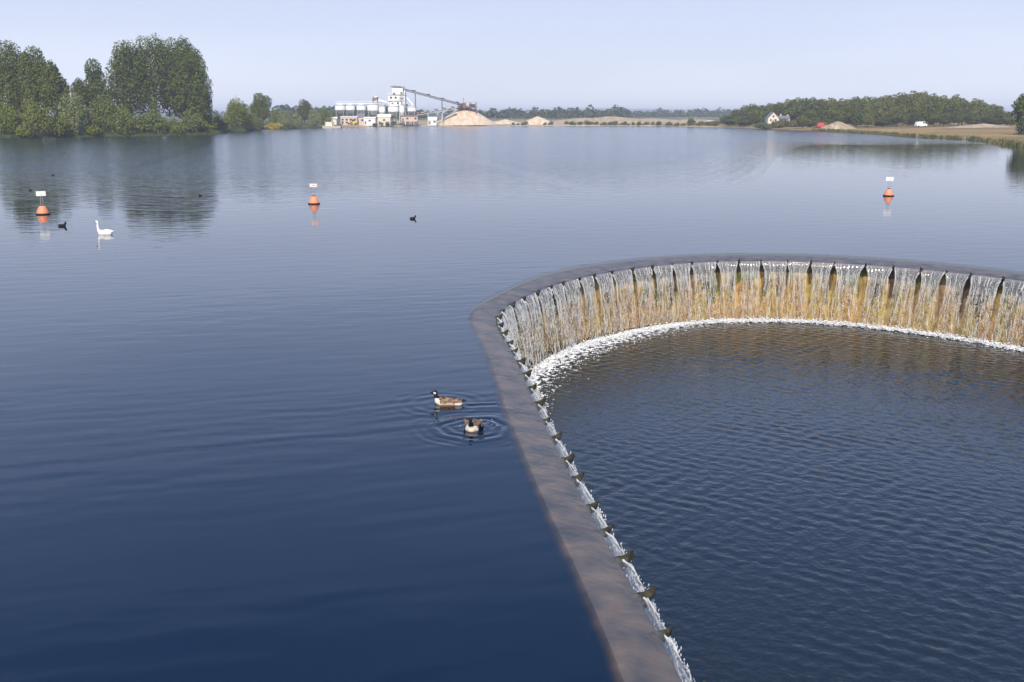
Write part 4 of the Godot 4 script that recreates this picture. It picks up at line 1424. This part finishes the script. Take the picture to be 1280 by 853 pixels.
	var left := [
		[-177.0, -362, 32.6, 17.0, "broad"], [-166.4, -358, 30.4, 14.6, "broad"], [-156.5, -352, 25.3, 11.0, "broad"], [-157.0, -372, 20.0, 7.6, "broad"], [-155.5, -385, 27.0, 11.5, "pointed"],
		[-148.5, -398, 35.0, 17.0, "poplar"], [-140.5, -404, 38.0, 20.0, "poplar"], [-131.0, -407, 38.0, 20.0, "poplar"], [-126.0, -402, 33.5, 17.0, "poplar"], [-123.3, -400, 21.9, 11.7, "poplar"],
		[-166.0, -338, 10.1, 10.6, "bush"], [-156.2, -337, 11.6, 11.6, "bush"], [-158.9, -333, 5.4, 7.8, "bush"], [-151.4, -340, 8.0, 7.9, "bush"], [-148.9, -346, 15.4, 11.4, "willow"], [-147.0, -352, 10.7, 7.2, "willow"],
		[-144.5, -362, 14.7, 13.1, "bush2"], [-136.5, -356, 9.7, 9.5, "bush2"], [-134.2, -366, 7.5, 7.5, "bush2"], [-129.6, -368, 9.5, 11.5, "bush2"], [-124.3, -374, 5.8, 7.6, "bush"], [-120.1, -380, 9.3, 10.1, "bush2"], [-118.5, -388, 5.5, 7.8, "bush"], [-119.6, -402, 7.0, 7.5, "bush"], [-121.8, -370, 3.9, 6.3, "bush2"], [-143.1, -348, 4.3, 7.0, "bush"], [-135.4, -355, 3.5, 5.5, "bush2"], [-163.5, -346, 13.0, 9.0, "bush2"], [-173.0, -345, 14.0, 11.0, "bush"], [-140.0, -366, 11.0, 9.0, "bush"],
		[-127.5, -470, 15.3, 15.5, "bush"], [-126.1, -484, 12.6, 9.8, "bush"], [-128.5, -520, 18.2, 12.2, "broad"], [-127.5, -505, 8.6, 9.4, "bush2"], [-123.2, -522, 4.3, 10.5, "yellow"], [-121.4, -546, 9.6, 11.0, "willow"], [-122.3, -600, 15.8, 10.3, "round"], [-119.6, -566, 8.0, 9.7, "willow"], [-113.1, -586, 10.2, 9.1, "willow"], [-119.0, -548, 3.8, 8.4, "bush"], [-130.2, -560, 11.0, 7.9, "bush"], [-117.7, -640, 12.1, 10.0, "bush"], [-115.0, -650, 10.2, 8.2, "bush"], [-123.2, -428, 5.7, 7.9, "bush2"], [-129.0, -440, 9.0, 9.0, "bush"], [-125.0, -410, 6.5, 8.0, "bush"]]
	var shape := {"broad": "round", "bush2": "bush", "yellow": "bush", "willow": "willow"}
	var names := {"broad": "broadleaf_tree", "pointed": "pointed_tree", "poplar": "poplar_tree", "bush": "shrub", "bush2": "shrub", "willow": "willow_bush", "yellow": "shrub", "round": "broadleaf_tree"}
	var words := {"broad": "tall dark green broadleaf tree at the end of the near bank", "pointed": "dark tree with pointed top beside the tall poplars", "poplar": "tallest broad poplar in the middle of the clump on the bank", "bush": "fresh green rounded shrub along the wooded lake bank", "bush2": "olive green rounded shrub along the wooded lake bank", "willow": "pale grey-green willow bush by the water", "yellow": "low yellow-green shrub at the water's edge", "round": "single dome-shaped dark tree above the pale willows"}
	for k in left.size():
		var q: Array = left[k]
		var big: bool = q[2] > 17.0
		var kd: String = q[4]
		var area: float = q[2] * q[3]
		var t := tree(names[kd], shape.get(kd, kd), 500 + k * 7, q[2], q[3], int(clampf(area * (32.0 if big else 34.0), 900, 13000)), 0.66 if big else 0.55, hue[kd], 0.5 if kd == "willow" else 0.0)
		var lab: String = words[kd]
		if k == 3: lab = "small dark tree in the dip between the broadleaf trees and pointed tree"
		if kd == "broad" and k > 20: lab = "loose upright broadleaf tree standing above the shrubs beyond the white mast"
		var own := {0: "outermost tall broadleaf tree of the near bank, half hidden by its neighbour", 1: "tall dark broadleaf tree between two others at the bank's end", 2: "lower broadleaf tree whose crown slopes down to the willow bush", 4: words["pointed"], 5: "tall poplar of the clump standing next to the pointed tree", 6: "tallest broad poplar, second of the clump counted from the pointed tree", 7: "tallest broad poplar, second of the clump counted from the white mast", 8: "tall poplar at the mast end of the clump", 9: "shorter poplar in front of the clump, beside the white mast"}
		if own.has(k): lab = own[k]
		plant_tree(t, Vector3(q[0], land_height(shore_distance(q[0], q[1])) - 0.1, q[1]), lab, "tree" if names[kd].ends_with("tree") else "shrub", {"broad": "tall trees on the near bank", "pointed": "tall trees on the near bank", "poplar": "poplars on the near bank", "round": "tall trees on the near bank"}.get(kd, "shrubs along the wooded bank"))
	print("left bank ", Time.get_ticks_msec())
	# the wood on the right: five kinds of tree, planted many times
	var proto := []
	var wood_hue := [Color(0.100, 0.119, 0.021), Color(0.121, 0.134, 0.026), Color(0.082, 0.100, 0.020), Color(0.141, 0.146, 0.030), Color(0.095, 0.107, 0.024), Color(0.113, 0.128, 0.021)]
	for k in 6:
		proto.append(tree("woodland_tree", "round", 1300 + k * 11, 14.0, 11.0, 3400, 0.8, wood_hue[k]))
	var wood := [[143, -674, 5.4, 12.8], [143, -648, 9.6, 10.5], [150, -653, 11.7, 13.4], [150, -635, 12.4, 9.5], [154, -624, 11.6, 12.4], [153, -603, 12.6, 11.5], [156, -596, 13.1, 9.1], [158, -587, 14.7, 10.0], [164, -589, 15.5, 9.3], [166, -581, 15.1, 10.5], [173, -587, 15.6, 9.3], [177, -584, 14.5, 11.5], [182, -582, 15.1, 10.5], [186, -578, 14.6, 10.6], [193, -585, 14.2, 10.7], [197, -587, 15.5, 9.9], [203, -588, 15.6, 10.4], [209, -590, 15.2, 10.5], [213, -583, 16.1, 11.6], [218, -583, 16.4, 10.7], [223, -584, 17.3, 11.7], [231, -589, 18.5, 11.0], [236, -587, 18.0, 9.0], [244, -592, 17.1, 9.3], [249, -589, 15.9, 12.1], [254, -586, 16.4, 8.7], [258, -584, 14.3, 9.5], [262, -579, 14.1, 10.7], [269, -583, 11.9, 11.8], [275, -584, 11.1, 11.2], [284, -589, 7.4, 11.6], [136, -645, 4.0, 11.3], [138, -628, 8.0, 10.9], [144, -622, 8.0, 9.9], [147, -611, 9.2, 11.8], [147, -582, 11.5, 9.9], [147, -562, 12.3, 10.5], [152, -554, 13.1, 11.8], [159, -557, 13.2, 9.2], [164, -556, 13.2, 11.5], [168, -556, 14.1, 9.7], [172, -549, 13.7, 9.2], [180, -557, 13.1, 9.8], [185, -552, 13.2, 11.8], [194, -558, 12.6, 11.1], [199, -553, 12.6, 9.1], [202, -546, 13.3, 8.8], [208, -548, 15.5, 8.5], [216, -552, 15.6, 8.9], [217, -544, 14.7, 9.8], [229, -556, 15.3, 9.9], [228, -543, 14.1, 10.5], [235, -545, 14.0, 8.4], [241, -545, 12.2, 9.9], [250, -553, 12.2, 9.3], [257, -556, 10.4, 11.5], [262, -552, 8.3, 10.0], [269, -555, 4.0, 8.9], [132, -621, 4.0, 10.9], [134, -603, 5.7, 10.4], [138, -596, 5.6, 12.1], [141, -577, 7.9, 8.9], [152, -520, 8.4, 10.5], [158, -515, 8.7, 10.2], [167, -526, 10.4, 9.1], [170, -523, 10.6, 10.7], [173, -514, 10.1, 7.7], [179, -513, 10.2, 9.0], [187, -520, 9.1, 9.2], [194, -521, 9.8, 9.2], [201, -524, 10.9, 9.7], [205, -520, 11.0, 9.4], [211, -518, 11.0, 10.0], [220, -523, 11.9, 8.6], [223, -520, 11.0, 9.4], [232, -525, 9.0, 10.7], [239, -527, 7.2, 8.8], [244, -527, 9.4, 9.2], [247, -522, 6.7, 10.3], [250, -515, 4.0, 8.6], [127, -595, 4.0, 8.7], [132, -577, 4.0, 9.7], [137, -564, 5.6, 7.8], [142, -497, 6.5, 7.1], [148, -498, 5.3, 7.1], [153, -491, 4.3, 9.0], [161, -497, 7.9, 9.2], [167, -494, 7.5, 9.2], [171, -490, 7.0, 7.3], [180, -494, 4.7, 9.0], [189, -500, 7.5, 7.9], [193, -497, 6.3, 8.8], [195, -491, 7.5, 7.0], [205, -495, 6.7, 7.2], [212, -500, 6.1, 8.5], [220, -502, 7.9, 9.2], [223, -491, 4.0, 8.3], [231, -495, 6.4, 6.8], [235, -493, 4.0, 8.4], [240, -490, 4.0, 6.5]]
	rng.seed = 77
	for k in wood.size():
		var q: Array = wood[k]
		var t: Node3D = proto[rng.randi() % 6].duplicate()
		t.name = "woodland_tree"
		var z: float = q[1]
		plant_tree(t, Vector3(q[0], land_height(shore_distance(q[0], z)) - 0.2, z), "rounded green broadleaf tree in the wood behind the dry field", "tree", "trees of the wood")
		t.rotation.y = rng.randf() * TAU
		t.scale = Vector3(q[3] / 10.0, q[2] / 13.2, q[3] / 10.0)
	for q in [[166.5, -330, 13.0, 10.0], [172.5, -322, 15.0, 12.0], [176.0, -336, 14.0, 12.0]]:
		var t: Node3D = proto[int(-q[1]) % 6].duplicate()
		t.name = "field_tree"
		plant_tree(t, Vector3(q[0], 1.2, q[1]), "tree standing apart on the near edge of the dry field", "tree", "trees at the field edge")
		t.scale = Vector3(q[3] / 10.0, q[2] / 13.2, q[3] / 10.0)
	for q in [[163.5, -324, 6.5, 7.0], [167.0, -318, 7.5, 8.0]]:
		plant_tree(tree("field_shrub", "bush", int(2000.0 + q[0]), q[2], q[3], 1500, 0.55, Color(0.075, 0.11, 0.04)), Vector3(q[0], 1.1, q[1]), "shrub at the foot of trees on the near field edge", "shrub", "shrubs at the field edge")
	# bushes along the far shore and beside the sand piles
	var bush := [tree("low_bush", "bush", 1501, 2.6, 4.2, 420, 0.42, Color(0.085, 0.11, 0.035)), tree("low_bush", "bush", 1502, 2.2, 4.6, 420, 0.42, Color(0.13, 0.125, 0.04)), tree("low_bush", "bush", 1503, 3.0, 4.0, 420, 0.42, Color(0.10, 0.12, 0.05))]
	rng.seed = 88
	var spots := [[-87, -646], [-83, -646], [-79, -647], [-75, -648], [-71, -650], [1.0, -680], [4.0, -681], [7.0, -680], [9.5, -681], [22, -680], [26, -680]]
	for k in 34:
		var x := 36.0 + k * 2.6 + rng.randf_range(-1.2, 1.2)
		spots.append([x, -677.0 + maxf(0.0, (x - 40.0) * 0.36) + maxf(0.0, (x - 90.0) * 1.45) - rng.randf_range(1.0, 9.0)])
	for k in 18: spots.append([128.0 + rng.randf() * 28.0, -524.0 - rng.randf() * 13.0])
	for q in spots:
		var d := shore_distance(q[0], q[1])
		var t: Node3D = bush[rng.randi() % 3].duplicate()
		t.name = "low_bush"
		var front: bool = q[1] > -560.0
		plant_tree(t, Vector3(q[0], land_height(d) - 0.15, q[1]), "low scrubby bush in the garden below the country house" if front else "low green bush at the foot of the works sheds" if q[0] < -60 else "low scrubby bush along the far sandy shore", "bush", "bushes by the country house" if front else "bushes along the far shore")
		t.rotation.y = rng.randf() * TAU
		t.scale = Vector3.ONE * rng.randf_range(0.6, 1.2) * (1.0 if q[0] < 110 else 1.7)
	for p in proto + bush: p.free()
	make_distant_woods()
	make_reeds()
	make_works()
	make_pontoon()
	make_house()
	# odds and ends on the shores
	make_van(Vector3(192.0, 1.7, -478), 0.2, "white van parked on the dry field before the wood", M.white, "parked_van", "van")
	make_van(Vector3(143.3, 1.3, -470), 0.1, "red vehicle parked beside the brown earth heap", M.red_paint, "parked_vehicle", "vehicle")
	make_van(Vector3(124.5, 1.4, -636), 0.3, "white lorry standing on the far shore near the wood's end", M.white, "parked_lorry", "lorry")
	single("earth_heap", heap(7.0, 3.4, 31, 1.2), M.spoil, "brown earth heap on the right-hand shore before the wood", "earth heap").position = Vector3(149.8, 1.2, -468)
	single("earth_bank", heap(9.0, 1.9, 35, 1.9), M.spoil, "low brown earth bank on the dry field at the wood edge", "earth bank").position = Vector3(214.0, 1.6, -462)
	var ma := base("mast", Vector3(-118.6, 1.0, -404), 0.0, "tall white mast rising from the shrubs beside the poplars", "mast")
	mb = MB.new()
	mb.tube([Vector3(0, -0.5, 0), Vector3(0.0, 6.5, 0), Vector3(0.0, 13.0, 0)], [0.24, 0.2, 0.13], 10)
	part("pole", mb.mesh(), M.white, ma)
	boxpart("lantern", M.white_metal, ma, 0.0, 13.1, 0.0, 0.7, 0.3, 0.4)

func make_distant_woods():
	var belts := [[1050.0, -13.0, -5.0, 90, 15.0, "dark treeline rising behind the silos of the works"], [1150.0, -3.6, 6.5, 70, 14.0, "hazy treeline on the plain behind the sand piles"], [1550.0, 2.0, 13.5, 90, 14.0, "pale hazy treeline far behind the spoil banks"], [1900.0, -24.0, 24.0, 150, 15.0, "faint farthest treeline under the hills"]]
	for b in belts:
		rng.seed = int(b[0])
		var mb := MB.new()
		for k in int(b[3]):
			var a := deg_to_rad(lerpf(b[1], b[2], (k + rng.randf()) / float(b[3])))
			var d: float = b[0] + rng.randf_range(-60, 60)
			var o := Vector3(sin(a) * d, 4.0, -cos(a) * d)
			var h: float = b[4] * rng.randf_range(0.55, 1.05) * (0.8 + 0.5 * noise.get_noise_1d(k * 9.0))
			var w := h * rng.randf_range(0.5, 0.85)
			for q in 70:
				var dd := Vector3(rng.randfn(), absf(rng.randfn()), rng.randfn()).normalized()
				var p := o + dd * Vector3(w, h, w) * (1.0 - 0.4 * rng.randf() * rng.randf())
				var nn := (dd + Vector3(rng.randfn(), rng.randfn() + 0.5, rng.randfn()) * 0.6).normalized()
				var x := nn.cross(Vector3(rng.randfn(), rng.randfn(), rng.randfn())).normalized()
				var y := nn.cross(x)
				var s := rng.randf_range(1.1, 2.2)
				mb.col = Color(0.055, 0.078, 0.03)
				mb.quad(p - x * s, p + y * s * 0.8, p + x * s, p - y * s * 0.8)
		single("distant_wood", mb.mesh(), M.leaf, b[5], "wood", "distant treelines", "stuff")

func make_reeds():
	rng.seed = 61
	var mb := MB.new()
	for q in 16:
		var p := Vector3(rng.randfn() * 0.25, -0.1, rng.randfn() * 0.25)
		var h := rng.randf_range(0.5, 1.1)
		var d := Vector3(rng.randfn() * 0.22, 1.0, rng.randfn() * 0.22) * h
		var s := Vector3(rng.randfn(), 0, rng.randfn()).normalized() * 0.05
		mb.quad(p - s, p + d * 0.6 - s * 0.8, p + d, p + s)
	var mesh := mb.mesh()
	var xs: Array[Transform3D] = []
	var cs := PackedColorArray()
	for j in shore.size() - 1:
		var p := shore[j]
		var right := p.x > 90.0 and p.y > -470.0 and p.y < -120.0
		var left := p.x < -90.0 and p.y > -600.0 and p.y < -250.0
		if not (right or left): continue
		for q in (26 if right else 14):
			var thick := noise.get_noise_2d(p.x * 4.0, p.y * 4.0)
			if right and thick < -0.12 and rng.randf() < 0.8: continue
			var t := p.lerp(shore[j + 1], rng.randf())
			var away := t.normalized()
			var d := rng.randf_range(-0.3, 3.0)
			t += away * d
			var s := rng.randf_range(0.6, 1.3)
			xs.append(Transform3D(Basis(Vector3.UP, rng.randf() * TAU).scaled(Vector3(s * 1.3, s, s * 1.3)), Vector3(t.x, maxf(land_height(d), -0.1), t.y)))
			cs.append(Color(0.085, 0.105, 0.035) if left or rng.randf() < 0.7 else Color(0.24, 0.18, 0.08))
	var mm := MultiMesh.new()
	mm.transform_format = MultiMesh.TRANSFORM_3D
	mm.use_colors = true
	mm.mesh = mesh
	mm.instance_count = xs.size()
	for k in xs.size():
		mm.set_instance_transform(k, xs[k]); mm.set_instance_color(k, cs[k])
	var o := MultiMeshInstance3D.new()
	o.name = "waterside_grass"
	o.multimesh = mm
	o.material_override = M.leaf
	add_child(o)
	tag(o, "rough green grass and reeds fringing the lake shore", "grass", "", "stuff")
